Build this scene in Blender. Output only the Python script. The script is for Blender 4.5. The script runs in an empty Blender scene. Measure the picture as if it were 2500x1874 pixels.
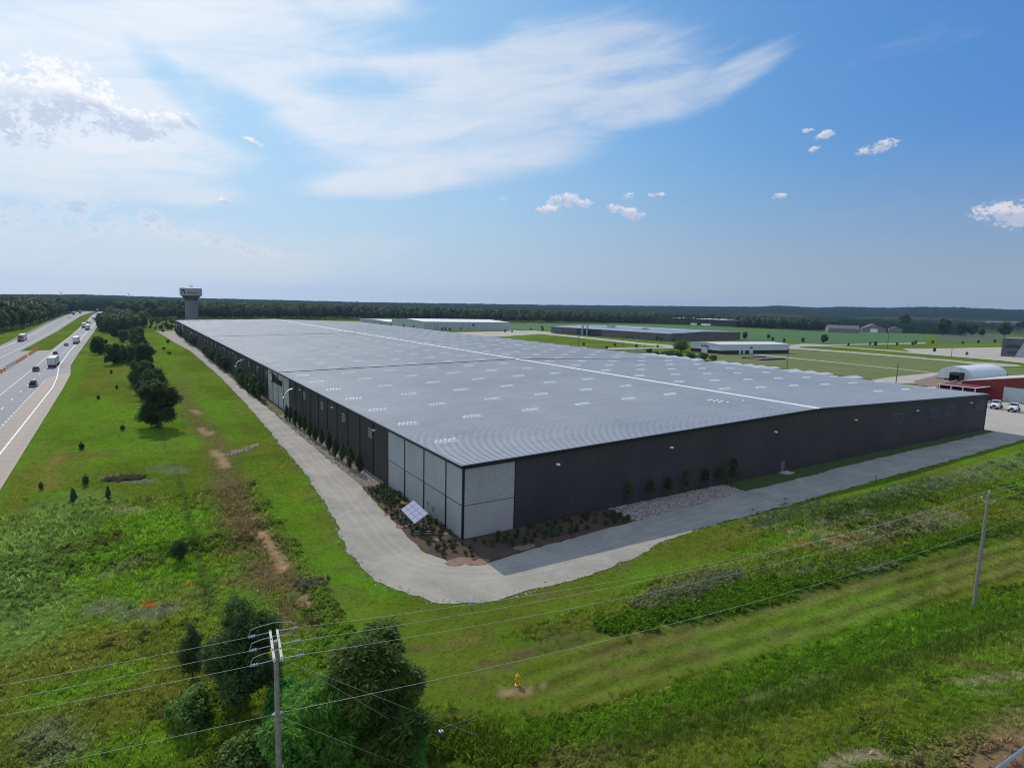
import bpy, math, random
import numpy as np
from mathutils import Matrix, Vector
random.seed(7)
rng = np.random.default_rng(7)
PI = math.pi
R = math.radians
S = bpy.context.scene
COL = S.collection

# ------------------------------------------------------------------ camera
F_PX, PITCH, ROLL, YAW = 1460.4, 7.457, 1.568, 32.776
CAM = np.array([-37.626, -70.027, 32.213])
_p, _r, _y = R(PITCH), R(ROLL), R(YAW)
FW = np.array([math.sin(_y)*math.cos(_p), math.cos(_y)*math.cos(_p), -math.sin(_p)])
RT = np.array([math.cos(_y), -math.sin(_y), 0.0])
UP = np.cross(RT, FW)
RT2 = RT*math.cos(_r) + UP*math.sin(_r)
UP2 = UP*math.cos(_r) - RT*math.sin(_r)
cd = bpy.data.cameras.new('camera')
cam = bpy.data.objects.new('camera', cd)
COL.objects.link(cam)
cd.sensor_fit = 'HORIZONTAL'; cd.sensor_width = 36.0; cd.lens = F_PX/2500*36
cd.clip_start = 0.5; cd.clip_end = 40000
cam.matrix_world = Matrix(((RT2[0], UP2[0], -FW[0], CAM[0]), (RT2[1], UP2[1], -FW[1], CAM[1]),
                           (RT2[2], UP2[2], -FW[2], CAM[2]), (0, 0, 0, 1)))
S.camera = cam


def ray(px, py):
    return FW*F_PX + RT2*(px-1250) - UP2*(py-937)


def G(px, py, z=0.0):
    """the world point at height z seen at that place of the photograph"""
    d = ray(px, py)
    return CAM + d*((z-CAM[2])/d[2])


# ------------------------------------------------------------------ render, exposure
S.render.engine = 'CYCLES'
S.view_settings.view_transform = 'Standard'
S.view_settings.look = 'None'
S.view_settings.gamma = 1
S.view_settings.exposure = 0.0
S.cycles.max_bounces = 6
S.cycles.diffuse_bounces = 2
S.cycles.glossy_bounces = 2
S.cycles.transmission_bounces = 3
S.cycles.transparent_max_bounces = 6
S.cycles.volume_bounces = 0
S.cycles.use_fast_gi = False
S.cycles.pixel_filter_type = 'BLACKMAN_HARRIS'
S.cycles.filter_width = 1.05

# ------------------------------------------------------------------ world
SUN_EL, SUN_AZ = 41.0, 2.0          # azimuth clockwise from +Y


class X:
    """small helper: write node maths as expressions"""
    nt = None

    def __init__(s, sock): s.s = sock

    @staticmethod
    def op(o, *a, clamp=False):
        n = X.nt.nodes.new('ShaderNodeMath'); n.operation = o; n.use_clamp = clamp
        for i, v in enumerate(a):
            if isinstance(v, X): X.nt.links.new(v.s, n.inputs[i])
            else: n.inputs[i].default_value = v
        return X(n.outputs[0])

    def __add__(a, b): return X.op('ADD', a, b)
    __radd__ = __add__
    def __sub__(a, b): return X.op('SUBTRACT', a, b)
    def __rsub__(a, b): return X.op('SUBTRACT', b, a)
    def __mul__(a, b): return X.op('MULTIPLY', a, b)
    __rmul__ = __mul__
    def __truediv__(a, b): return X.op('DIVIDE', a, b)


def smooth(v, a, b):
    n = X.nt.nodes.new('ShaderNodeMapRange'); n.interpolation_type = 'SMOOTHSTEP'
    X.nt.links.new(v.s, n.inputs['Value'])
    n.inputs['From Min'].default_value = a; n.inputs['From Max'].default_value = b
    return X(n.outputs['Result'])


def xmax(a, b): return X.op('MAXIMUM', a, b)


def mixc(f, a, b):
    n = X.nt.nodes.new('ShaderNodeMix'); n.data_type = 'RGBA'
    if isinstance(f, X): X.nt.links.new(f.s, n.inputs[0])
    else: n.inputs[0].default_value = f
    for v, k in ((a, 6), (b, 7)):
        if isinstance(v, X): X.nt.links.new(v.s, n.inputs[k])
        else: n.inputs[k].default_value = (*v, 1)
    return X(n.outputs[2])


def noise(vec, scale, detail=4, rough=0.55, dist=0.0):
    n = X.nt.nodes.new('ShaderNodeTexNoise')
    X.nt.links.new(vec.s, n.inputs['Vector'])
    n.inputs['Scale'].default_value = scale; n.inputs['Detail'].default_value = detail
    n.inputs['Roughness'].default_value = rough; n.inputs['Distortion'].default_value = dist
    return X(n.outputs['Fac'])


def comb(x, y, z=0.0):
    n = X.nt.nodes.new('ShaderNodeCombineXYZ')
    for i, v in enumerate((x, y, z)):
        if isinstance(v, X): X.nt.links.new(v.s, n.inputs[i])
        else: n.inputs[i].default_value = v
    return X(n.outputs[0])


def build_world():
    w = bpy.data.worlds.new('World'); S.world = w; w.use_nodes = True
    nt = w.node_tree; X.nt = nt
    nt.nodes.clear()
    out = nt.nodes.new('ShaderNodeOutputWorld'); bg = nt.nodes.new('ShaderNodeBackground')
    STR = 0.12
    bg.inputs['Strength'].default_value = STR
    nt.links.new(bg.outputs[0], out.inputs[0])
    sky = nt.nodes.new('ShaderNodeTexSky'); sky.sky_type = 'NISHITA'; sky.sun_disc = False
    sky.sun_elevation = R(SUN_EL); sky.sun_rotation = R(SUN_AZ)
    sky.altitude = 200; sky.air_density = 1.0; sky.dust_density = 1.2; sky.ozone_density = 2.5
    skyc = X(sky.outputs[0])
    tc = nt.nodes.new('ShaderNodeTexCoord')
    sp = nt.nodes.new('ShaderNodeSeparateXYZ'); nt.links.new(tc.outputs['Generated'], sp.inputs[0])
    x, y, z = (X(sp.outputs[i]) for i in range(3))
    az = X.op('ARCTAN2', x, y)*57.29578
    A = az - YAW
    El = X.op('ARCSINE', X.op('MINIMUM', xmax(z, -1.0), 1.0))*57.29578

    def ae(px, py):
        d = ray(px, py); d = d/np.linalg.norm(d)
        return math.degrees(math.atan2(d[0], d[1]))-YAW, math.degrees(math.asin(d[2]))

    def blob(px, py, rx, ry, ang=0.0, want_v=False):
        """soft ellipse fixed to a direction of the sky; radii in degrees"""
        a0, e0 = ae(px, py)
        c, s = math.cos(R(ang)), math.sin(R(ang))
        u = (A-a0); v = (El-e0)
        uu = (u*(c/rx)+v*(s/rx)); vv = (v*(c/ry)-u*(s/ry))
        m = 1.0-(uu*uu+vv*vv)
        return (m, vv) if want_v else m

    # --- base sky: physical blue, paler towards the horizon and the sun side
    grad = mixc(smooth(A*1.0+El*0.75, -20, 62), (2.1, 4.75, 7.3), (0.55, 2.0, 5.1))
    base = mixc(0.88, skyc, grad)
    hz = mixc(smooth(A, -45, 45), (5.0, 5.65, 6.1), (2.8, 3.5, 3.85))
    hazef = 1.0-smooth(El, -3.0, 16.0)
    base = mixc(hazef, base, hz)
    pale = (1.0-smooth(A, -50, 26))*0.55
    base = mixc(pale, base, (4.9, 6.6, 8.3))
    # --- high thin cloud
    ca, sa = math.cos(R(9)), math.sin(R(9))
    wv = noise(comb(A*0.03, El*0.05, 5.0), 1.0, 3, 0.5)*3.0
    U = A*ca+El*sa; Vv = El*ca-A*sa+wv
    n1 = noise(comb(U*0.030, Vv*0.12, 0.0), 1.2, 6, 0.62, 0.5)
    n2 = noise(comb(U*0.075, Vv*0.36, 3.1), 1.3, 6, 0.68, 0.9)
    masks = [(150, -20, 22, 7.5, 3), (560, 60, 13, 5.5, -18), (850, -20, 6, 2.2, 10), (60, 170, 16, 4.4, 0), (120, 330, 14, 3.6, 2),
             (1080, 250, 15, 5.6, -6), (1400, 170, 13, 4.0, 4), (1560, 250, 9, 2.2, 10), (1480, 105, 9, 1.8, 2), (1230, 350, 11, 2.8, 8),
             (930, 340, 12, 3.4, -6), (1780, 190, 5.5, 1.3, 22), (960, 440, 9, 1.5, 8), (700, 180, 8, 2.6, -30),
             (150, 430, 12, 2.0, 2), (380, 470, 8, 1.0, 2), (200, 640, 26, 3.2, 4)]
    m = blob(*masks[0])
    for k in masks[1:]: m = xmax(m, blob(*k))
    holes = [(430, 205, 4.6, 1.5, -38), (880, 205, 7.5, 1.5, 6), (1060, 85, 8, 1.8, 8), (540, 250, 6, 2.0, -14), (640, 330, 6, 1.6, -4), (1550, 190, 5, .9, 6)]
    hole = None
    for k in holes: hole = blob(*k) if hole is None else xmax(hole, blob(*k))
    m = xmax(X.op('MINIMUM', m, 0.7), -1.2) - xmax(hole, 0.0)*0.75
    elsewhere = smooth(az*az, 5500, 9000)*1.15          # scattered veil over the rest of the sky
    dens = smooth(xmax(m, elsewhere-0.6)*0.54+(n1-0.5)*1.25+(n2-0.5)*0.85, -0.26, 0.66)
    ccol = mixc(smooth(A, -40, 40), (7.6, 7.8, 8.3), (4.4, 5.2, 6.4))
    ccol = mixc(smooth(El, 3, 14), mixc(0.6, ccol, hz), ccol)
    col = mixc(dens*0.86, base, ccol)
    # --- heaped clouds: billowed outline, flat shaded base, lit crown
    def vor(sc, off):
        n = nt.nodes.new('ShaderNodeTexVoronoi'); n.feature = 'F1'; n.inputs['Scale'].default_value = sc
        n.inputs['Detail'].default_value = 1.6; n.inputs['Roughness'].default_value = 0.55
        nt.links.new(comb(A*0.9+off, El*1.1, 1.0).s, n.inputs['Vector']); return X(n.outputs['Distance'])
    vb = vor(0.55, 0.0)
    nb = noise(comb(A*0.7, El*0.9, 7.0), 1.0, 6, 0.62, 0.2)
    bil = (0.46-vb)*0.62+(nb-0.5)*0.85
    cum = [(20, 245, 5.6, 3.2, 0), (165, 228, 4.6, 3.0, -6), (255, 262, 3.6, 2.2, -14), (335, 302, 3.2, 1.5, -20), (395, 292, 2.2, 1.2, -12), (470, 298, 1.1, .6, -35),
           (1378, 486, 1.9, 1.0, 0), (1345, 512, 1.6, .55, 0), (1425, 497, 1.2, .6, 0),
           (1525, 516, 2.3, .75, -10), (1533, 480, 1.0, .5, 10), (1600, 476, 1.1, .35, 0),
           (2135, 362, 2.2, .65, 16), (2012, 330, 1.3, .45, 24), (1972, 318, .6, .25, 0), (1990, 362, .8, .3, 18),
           (2440, 520, 2.4, 1.1, 6), (2500, 528, 3.0, 1.1, -4), (1897, 478, .8, .4, 0),
           (612, 345, 1.3, .4, -16), (710, 350, .9, .35, 0), (545, 490, 1.0, .35, 0), (1226, 486, .6, .35, 0)]
    cm = None; lv = None
    for k in cum:
        b, vv = blob(*k, want_v=True)
        b = xmax(b, -1.0); l = xmax(b, 0.0)*vv
        cm = b if cm is None else xmax(cm, b); lv = l if lv is None else lv+l
    far = [(60, 525, 9, 1.7, 0), (190, 500, 4, 1.5, 0), (290, 520, 5, 1.5, -8), (400, 560, 6, 1.0, -14), (560, 600, 7, 1.0, -8)]
    fm = None
    for k in far:
        b = xmax(blob(*k), -1.0); fm = b if fm is None else xmax(fm, b)
    nf = noise(comb(A*2.4, El*2.9, 2.0), 1.0, 5, 0.62, 0.6)
    dcu = cm*0.62+bil*1.0+(nf-0.5)*1.5+0.12
    cd1 = smooth(dcu, 0.10, 0.50)
    lit = smooth(lv*1.5+(nf-0.5)*1.1-dcu*0.30+0.46, 0.0, 1.0)
    cumc = mixc(lit, mixc(smooth(A, -40, 40), (4.7, 5.5, 6.8), (4.2, 4.7, 5.7)), mixc(smooth(A, -40, 40), (8.5, 8.5, 8.6), (6.3, 6.2, 6.7)))
    dfa = fm*0.55+bil+(nf-0.5)*0.9+0.05
    fd = smooth(dfa, 0.02, 0.42)
    edge = smooth(dfa, 0.02, 0.22)-smooth(dfa, 0.22, 0.60)
    col = mixc(fd*0.55, col, mixc(edge, (4.5, 5.2, 6.3), (6.6, 6.9, 7.4)))
    col = mixc(cd1*0.90, col, cumc)
    # below the horizon: ground haze tone
    col = mixc(smooth(El*-1.0, 0.0, 6.0), col, (1.5, 1.6, 1.5))
    nt.links.new(col.s, bg.inputs['Color'])
    w.cycles.sampling_method = 'MANUAL'; w.cycles.sample_map_resolution = 512


build_world()
sl = bpy.data.lights.new('sun', 'SUN'); sl.energy = 3.3; sl.angle = R(0.53); sl.color = (1.0, 0.93, 0.80)
sun = bpy.data.objects.new('sun', sl); COL.objects.link(sun)
sd = Vector((math.sin(R(SUN_AZ))*math.cos(R(SUN_EL)), math.cos(R(SUN_AZ))*math.cos(R(SUN_EL)), math.sin(R(SUN_EL))))
sun.rotation_euler = sd.to_track_quat('Z', 'Y').to_euler(); sun.location = (0, 0, 100)


# ------------------------------------------------------------------ materials
def new_mat(name):
    m = bpy.data.materials.new(name); m.use_nodes = True
    nt = m.node_tree; X.nt = nt
    b = nt.nodes['Principled BSDF']
    return m, nt, b


def coords(kind='Object'):
    n = X.nt.nodes.new('ShaderNodeTexCoord')
    return X(n.outputs[kind])


def geo_pos():
    n = X.nt.nodes.new('ShaderNodeNewGeometry')
    return X(n.outputs['Position'])


def add_bump(b, h, strength, dist=0.05):
    n = X.nt.nodes.new('ShaderNodeBump'); n.inputs['Strength'].default_value = strength
    n.inputs['Distance'].default_value = dist
    X.nt.links.new(h.s, n.inputs['Height']); X.nt.links.new(n.outputs[0], b.inputs['Normal'])


MATS = {}


def pm(name, c1, c2=None, scale=1.0, rough=0.7, metal=0.0, bump=0.0, detail=5, spec=0.3, var=1.0):
    if name in MATS: return MATS[name]
    m, nt, b = new_mat(name)
    b.inputs['Roughness'].default_value = rough; b.inputs['Metallic'].default_value = metal
    b.inputs['Specular IOR Level'].default_value = spec
    if c2 is None: c2 = tuple(v*0.8 for v in c1)
    pos = geo_pos()
    n = noise(pos, scale, detail, 0.6)
    nt.links.new(mixc(smooth(n, 0.5-0.22*var, 0.5+0.22*var), c1, c2).s, b.inputs['Base Color'])
    if bump: add_bump(b, n, bump)
    MATS[name] = m
    return m


M_ROOF = pm('galvalume_roof', (.52, .51, .53), (.44, .44, .46), .045, .55, .2, detail=8, var=1.4)
def roof_mat():
    m, nt, b = new_mat('galvalume_roof_streaked')
    pos = geo_pos()
    sp = nt.nodes.new('ShaderNodeSeparateXYZ'); nt.links.new(pos.s, sp.inputs[0])
    px_, py_ = X(sp.outputs[0]), X(sp.outputs[1])
    n0 = noise(pos, .045, 7, .65); n1 = noise(comb(px_*.03, py_*1.3, 0.0), 1.0, 5, .7); n2 = noise(comb(px_*.25, py_*.8, 4.0), 1.0, 6, .7)
    f = smooth(n0*.45+n1*.35+n2*.3, .40, .70)
    nt.links.new(mixc(f, (.545, .53, .535), (.41, .41, .43)).s, b.inputs['Base Color'])
    b.inputs['Metallic'].default_value = .2
    nt.links.new((0.45+n2*.25).s, b.inputs['Roughness'])
    return m


M_ROOF = roof_mat()
M_DARK = pm('charcoal_metal', (.055, .050, .053), (.041, .038, .042), .12, .5, .1)
M_TRIM = pm('dark_trim', (.018, .020, .024), None, 1, .45, .2)
M_LIGHTPANEL = pm('light_metal_panel', (.39, .385, .38), (.34, .34, .34), .25, .5, .15)
M_GREYPANEL = pm('grey_flat_panel', (.35, .345, .35), (.31, .31, .315), .3, .55)
M_WHITE = pm('white_paint', (.78, .78, .76), (.70, .70, .69), .8, .45)
M_WHITEROOF = pm('white_roof', (.72, .70, .67), (.64, .62, .60), .05, .5)
M_SKYL = pm('skylight_plastic', (.70, .70, .70), (.58, .60, .61), 1.5, .25)
M_GLASS = pm('dark_glass', (.022, .032, .048), (.03, .042, .06), .4, .3, 0, spec=.35)
M_WINDOW = pm('pale_window', (.13, .17, .21), (.09, .12, .16), 1.5, .12, 0, spec=.6)
M_BLACK = pm('black_rubber', (.012, .012, .012), None, 3, .8)
M_TAN = pm('tan_concrete', (.42, .37, .31), (.35, .31, .27), .35, .85)
M_CONC = pm('pale_concrete', (.40, .355, .31), (.33, .30, .27), .12, .85)
M_WOOD = pm('weathered_wood', (.17, .145, .12), (.10, .085, .07), 6, .85, bump=.3)
M_ARM = pm('crossarm_wood', (.56, .53, .49), (.44, .41, .38), 5, .8)
M_WIRE = pm('bare_wire', (.42, .43, .38), None, 1, .5, .1)
M_BARK = pm('bark', (.10, .08, .06), (.06, .05, .04), 4, .9)
M_STEEL = pm('galvanised_steel', (.42, .43, .46), (.33, .34, .37), 2, .45, .6)
M_RED = pm('red_siding', (.20, .022, .022), (.16, .018, .020), .6, .5)
M_BRICK = pm('brick_red', (.26, .09, .075), (.2, .07, .06), .2, .8)
M_OFFICE = pm('taupe_block', (.13, .115, .115), (.10, .088, .09), .3, .8)
M_FABRIC = pm('white_fabric', (.66, .66, .70), (.58, .58, .63), .3, .55)
M_YELLOW = pm('hydrant_yellow', (.65, .40, .03), (.5, .3, .02), 6, .4)
M_ORANGE = pm('barrier_orange', (.75, .20, .03), (.60, .14, .02), 2, .5)
M_CARBLK = pm('black_car_paint', (.010, .010, .012), None, 1, .2, .2, spec=.5)
M_CARWHT = pm('white_car_paint', (.75, .75, .75), None, 1, .25, 0, spec=.5)
M_CARRED = pm('maroon_paint', (.22, .03, .03), None, 1, .3, 0, spec=.5)
M_TAIL = pm('tail_lamp', (.35, .01, .01), None, 1, .3)
M_TRAILER = pm('trailer_white', (.62, .62, .64), (.55, .55, .58), .6, .45)
M_TOWER = pm('tower_paint', (.17, .17, .18), (.145, .145, .155), .08, .6)
M_SOLAR = pm('solar_cell', (.33, .33, .43), (.28, .28, .38), .8, .25, .3, spec=.5)


def ground_mat():
    m, nt, b = new_mat('ground_cover')
    at = nt.nodes.new('ShaderNodeAttribute'); at.attribute_name = 'cover'
    col = X(at.outputs['Color'])
    pos = geo_pos()
    a = noise(pos, 1.6, 6, 0.7)
    c = noise(pos, 7.0, 5, 0.75)
    d = noise(pos, 0.28, 6, 0.65)
    mul = 0.35 + a*0.75 + c*0.75 + (d-0.5)*0.6
    vm = nt.nodes.new('ShaderNodeVectorMath'); vm.operation = 'SCALE'
    nt.links.new(col.s, vm.inputs[0]); nt.links.new(mul.s, vm.inputs['Scale'])
    col2 = X(vm.outputs[0])
    # yellowish and bluish-green drift
    hs = nt.nodes.new('ShaderNodeHueSaturation')
    nt.links.new((0.475+noise(pos, 0.6, 5, 0.7)*0.05).s, hs.inputs['Hue'])
    nt.links.new(col2.s, hs.inputs['Color'])
    nt.links.new(hs.outputs[0], b.inputs['Base Color'])
    b.inputs['Roughness'].default_value = 1.0; b.inputs['Specular IOR Level'].default_value = 0.0
    add_bump(b, a+c*0.6, 0.9, 0.25)
    return m


def gravel_mat(name, c1, c2, tracks=True):
    m, nt, b = new_mat(name)
    pos = geo_pos()
    a = noise(pos, 0.16, 7, 0.68, 0.6); c = noise(pos, 4.0, 7, 0.85)
    f = smooth(a*0.62+c*0.38, 0.38, 0.62)
    col = mixc(f, c1, c2)
    st = noise(pos, 0.9, 9, 0.85)
    col = mixc(smooth(st, 0.56, 0.66)*0.38, col, tuple(v*0.50 for v in c1))
    col = mixc(smooth(st, 0.44, 0.36)*0.35, col, tuple(min(v*1.35, .8) for v in c1))
    nt.links.new(col.s, b.inputs['Base Color'])
    b.inputs['Roughness'].default_value = 0.95; b.inputs['Specular IOR Level'].default_value = 0.1
    add_bump(b, c, 0.6, 0.06)
    return m


def asphalt_mat(name, c1, c2, c3):
    """lanes: lighter and darker bands along the driving direction (y)"""
    m, nt, b = new_mat(name)
    pos = geo_pos()
    sp = nt.nodes.new('ShaderNodeSeparateXYZ'); nt.links.new(pos.s, sp.inputs[0])
    st = noise(comb(X(sp.outputs[0])*1.0, X(sp.outputs[1])*0.012, 0.0), 1.1, 4, 0.6)
    n = noise(pos, 0.4, 6, 0.7)
    col = mixc(smooth(st, 0.35, 0.65), c1, c2)
    col = mixc(smooth(n, 0.3, 0.75)*0.35, col, c3)
    nt.links.new(col.s, b.inputs['Base Color'])
    b.inputs['Roughness'].default_value = 0.85
    return m


def leaf_mat(name, c1, c2, c3, trans=0.25):
    m = bpy.data.materials.new(name); m.use_nodes = True
    nt = m.node_tree; X.nt = nt; nt.nodes.clear()
    out = nt.nodes.new('ShaderNodeOutputMaterial')
    gi = nt.nodes.new('ShaderNodeNewGeometry')
    rnd = X(gi.outputs['Random Per Island'])
    oi = nt.nodes.new('ShaderNodeObjectInfo')
    pos = X(gi.outputs['Position'])
    n = noise(pos, 0.35, 3, 0.6)
    col = mixc(smooth(rnd, 0.0, 1.0), c1, c2)
    col = mixc(smooth(n, 0.35, 0.7), col, c3)
    hs = nt.nodes.new('ShaderNodeHueSaturation')
    nt.links.new((0.48+X(oi.outputs['Random'])*0.035).s, hs.inputs['Hue'])
    nt.links.new((0.75+X(oi.outputs['Random'])*0.5).s, hs.inputs['Value'])
    nt.links.new(col.s, hs.inputs['Color'])
    d = nt.nodes.new('ShaderNodeBsdfPrincipled'); t = nt.nodes.new('ShaderNodeBsdfTranslucent')
    d.inputs['Roughness'].default_value = 0.6; d.inputs['Specular IOR Level'].default_value = 0.25
    nt.links.new(hs.outputs[0], d.inputs['Base Color']); nt.links.new(hs.outputs[0], t.inputs['Color'])
    mx = nt.nodes.new('ShaderNodeMixShader'); mx.inputs[0].default_value = trans
    nt.links.new(d.outputs[0], mx.inputs[1]); nt.links.new(t.outputs[0], mx.inputs[2])
    nt.links.new(mx.outputs[0], out.inputs[0])
    return m


def tint_mat(name, trans=0.5):
    """plant material whose colour comes with each scattered plant"""
    m, nt, b = new_mat(name)
    at = nt.nodes.new('ShaderNodeAttribute'); at.attribute_type = 'INSTANCER'; at.attribute_name = 'tint'
    gi = nt.nodes.new('ShaderNodeNewGeometry')
    vm = nt.nodes.new('ShaderNodeVectorMath'); vm.operation = 'SCALE'
    nt.links.new(at.outputs['Color'], vm.inputs[0])
    nt.links.new((0.55+X(gi.outputs['Random Per Island'])*0.9).s, vm.inputs['Scale'])
    nt.links.new(vm.outputs[0], b.inputs['Base Color'])
    b.inputs['Roughness'].default_value = 0.9; b.inputs['Specular IOR Level'].default_value = 0.03
    if trans:
        tr = nt.nodes.new('ShaderNodeBsdfTranslucent'); mx = nt.nodes.new('ShaderNodeMixShader'); mx.inputs[0].default_value = trans
        nt.links.new(vm.outputs[0], tr.inputs['Color'])
        nt.links.new(b.outputs[0], mx.inputs[1]); nt.links.new(tr.outputs[0], mx.inputs[2])
        nt.links.new(mx.outputs[0], nt.nodes['Material Output'].inputs['Surface'])
    return m


M_GROUND = ground_mat()
M_GRAVEL = gravel_mat('gravel', (.355, .315, .27), (.255, .235, .21))
M_MULCH = gravel_mat('mulch', (.062, .044, .036), (.10, .066, .05))
M_ASPH = asphalt_mat('freeway_asphalt', (.215, .21, .225), (.185, .18, .20), (.24, .23, .235))
M_CONCROAD = asphalt_mat('freeway_concrete', (.33, .265, .215), (.29, .235, .195), (.35, .29, .235))
M_SHOULD = asphalt_mat('shoulder_asphalt', (.24, .22, .22), (.205, .19, .195), (.27, .25, .24))
M_LEAF_A = leaf_mat('leaf_dark', (.062, .112, .028), (.034, .070, .020), (.088, .150, .036), .45)
M_LEAF_B = leaf_mat('leaf_bright', (.13, .32, .045), (.06, .17, .030), (.18, .40, .055), .55)
M_LEAF_B2 = leaf_mat('leaf_green', (.105, .20, .035), (.05, .115, .022), (.16, .29, .04), .5)
M_LEAF_C = leaf_mat('leaf_glossy', (.13, .24, .045), (.05, .11, .02), (.22, .34, .08), .45)
M_LEAF_D = leaf_mat('leaf_evergreen', (.042, .076, .026), (.070, .105, .036), (.030, .055, .020), .3)
M_LEAF_F = leaf_mat('leaf_forest', (.026, .052, .014), (.016, .036, .012), (.040, .075, .018), .3)
M_LEAF_Y = leaf_mat('leaf_yellow_green', (.08, .14, .022), (.055, .10, .018), (.10, .16, .03), .25)
M_TINT = tint_mat('plant_tint')
M_STONE = tint_mat('stone_tint', 0.0)


# ------------------------------------------------------------------ mesh helpers
class MB:
    """collects faces, then makes ONE mesh"""
    def __init__(s): s.v = []; s.f = []; s.m = []; s.n = 0

    def add(s, verts, faces, mi=0):
        k = s.n; s.v.extend([tuple(p) for p in verts]); s.n += len(verts)
        for f in faces: s.f.append(tuple(i+k for i in f)); s.m.append(mi)
        return s

    def box(s, x0, x1, y0, y1, z0, z1, mi=0, taper=None):
        v = [(x0, y0, z0), (x1, y0, z0), (x1, y1, z0), (x0, y1, z0), (x0, y0, z1), (x1, y0, z1), (x1, y1, z1), (x0, y1, z1)]
        if taper:
            cx, cy = (x0+x1)/2, (y0+y1)/2
            for i in range(4, 8): v[i] = (cx+(v[i][0]-cx)*taper[0], cy+(v[i][1]-cy)*taper[1], v[i][2])
        return s.add(v, [(0, 3, 2, 1), (4, 5, 6, 7), (0, 1, 5, 4), (1, 2, 6, 5), (2, 3, 7, 6), (3, 0, 4, 7)], mi)

    def prism(s, prof, x0, x1, mi=0, axis='x'):
        """profile of (a,b) pairs extruded along an axis; a,b are the two other axes in order"""
        n = len(prof)
        def P(t, a, b): return (t, a, b) if axis == 'x' else ((a, t, b) if axis == 'y' else (a, b, t))
        v = [P(x0, a, b) for a, b in prof]+[P(x1, a, b) for a, b in prof]
        f = [tuple(range(n-1, -1, -1)), tuple(range(n, 2*n))]+[(i, (i+1) % n, n+(i+1) % n, n+i) for i in range(n)]
        return s.add(v, f, mi)

    def tube(s, pts, r, seg=6, mi=0, caps=True):
        pts = [Vector(p) for p in pts]; rr = r if isinstance(r, (list, tuple)) else [r]*len(pts)
        rings = []
        for i, p in enumerate(pts):
            a = pts[max(i-1, 0)]; b = pts[min(i+1, len(pts)-1)]
            d = (b-a).normalized() if (b-a).length > 1e-9 else Vector((0, 0, 1))
            u = d.orthogonal().normalized(); w = d.cross(u)
            rings.append([p+u*(rr[i]*math.cos(2*PI*k/seg))+w*(rr[i]*math.sin(2*PI*k/seg)) for k in range(seg)])
        # keep rings aligned
        v = [q for rg in rings for q in rg]; f = []
        for i in range(len(pts)-1):
            off = min(range(seg), key=lambda o: (rings[i+1][o]-rings[i][0]).length)
            rings[i+1] = rings[i+1][off:]+rings[i+1][:off]
            v[(i+1)*seg:(i+2)*seg] = rings[i+1]
            f += [(i*seg+k, i*seg+(k+1) % seg, (i+1)*seg+(k+1) % seg, (i+1)*seg+k) for k in range(seg)]
        if caps:
            f += [tuple(range(seg-1, -1, -1)), tuple(range((len(pts)-1)*seg, len(pts)*seg))]
        return s.add(v, f, mi)

    def lathe(s, prof, seg=16, c=(0, 0), mi=0):
        v = []; f = []
        for r, z in prof:
            v += [(c[0]+r*math.cos(2*PI*k/seg), c[1]+r*math.sin(2*PI*k/seg), z) for k in range(seg)]
        for i in range(len(prof)-1):
            f += [(i*seg+k, i*seg+(k+1) % seg, (i+1)*seg+(k+1) % seg, (i+1)*seg+k) for k in range(seg)]
        f.append(tuple(range((len(prof)-1)*seg, len(prof)*seg)))
        return s.add(v, f, mi)

    def wheel(s, x, y, z, r, w, mi=0, mr=None):
        """disc wheel, axle along x"""
        n = 12
        v = [(x-w/2, y+r*math.cos(2*PI*k/n), z+r*math.sin(2*PI*k/n)) for k in range(n)]+[(x+w/2, y+r*math.cos(2*PI*k/n), z+r*math.sin(2*PI*k/n)) for k in range(n)]
        return s.add(v, [tuple(range(n-1, -1, -1)), tuple(range(n, 2*n))]+[(k, (k+1) % n, n+(k+1) % n, n+k) for k in range(n)], mi)

    def mesh(s, name, mats):
        me = bpy.data.meshes.new(name); me.from_pydata(s.v, [], s.f)
        for m in (mats if isinstance(mats, (list, tuple)) else [mats]): me.materials.append(m)
        if any(s.m): me.polygons.foreach_set('material_index', s.m)
        me.update()
        return me

    def build(s, name, mats, parent=None):
        return link(name, s.mesh(name, mats), parent)


def link(name, me, parent=None, loc=None, rz=0.0, scale=None):
    o = bpy.data.objects.new(name, me); COL.objects.link(o)
    if parent is not None: o.parent = parent
    if loc is not None: o.location = loc
    if rz: o.rotation_euler = (0, 0, rz)
    if scale is not None: o.scale = (scale,)*3 if isinstance(scale, (int, float)) else scale
    return o


def tag(o, label, cat, group=None):
    o['label'] = label; o['category'] = cat
    if group: o['group'] = group
    return o


def lettering(name, body, size, mat, parent, mtx, ext=.1, sp=1.0):
    fc = bpy.data.curves.new(name, 'FONT'); fc.body = body; fc.size = size; fc.extrude = ext; fc.space_character = sp
    tmp = bpy.data.objects.new(name, fc); COL.objects.link(tmp)
    me = bpy.data.meshes.new_from_object(tmp); bpy.data.objects.remove(tmp)
    me.materials.clear(); me.materials.append(mat)
    o = link(name, me, parent); o.matrix_local = mtx
    return o


def struct(o, kind='structure'): o['kind'] = kind; return o


def thing(name, label, cat, loc=(0, 0, 0), rz=0.0, group=None, scale=None):
    return tag(link(name, None, None, loc, rz, scale), label, cat, group)


def kids(o): return list(o.children)


def copy_tree(o, loc, rz=0.0, label=None, group=None, scale=None):
    c = o.copy(); COL.objects.link(c); c.location = loc; c.rotation_euler = (0, 0, rz)
    if label: c['label'] = label
    if group: c['group'] = group
    if scale is not None: c.scale = (scale,)*3 if isinstance(scale, (int, float)) else scale
    for ch in kids(o):
        d = ch.copy(); COL.objects.link(d); d.parent = c
        for g in kids(ch):
            e = g.copy(); COL.objects.link(e); e.parent = d
    return c


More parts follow.
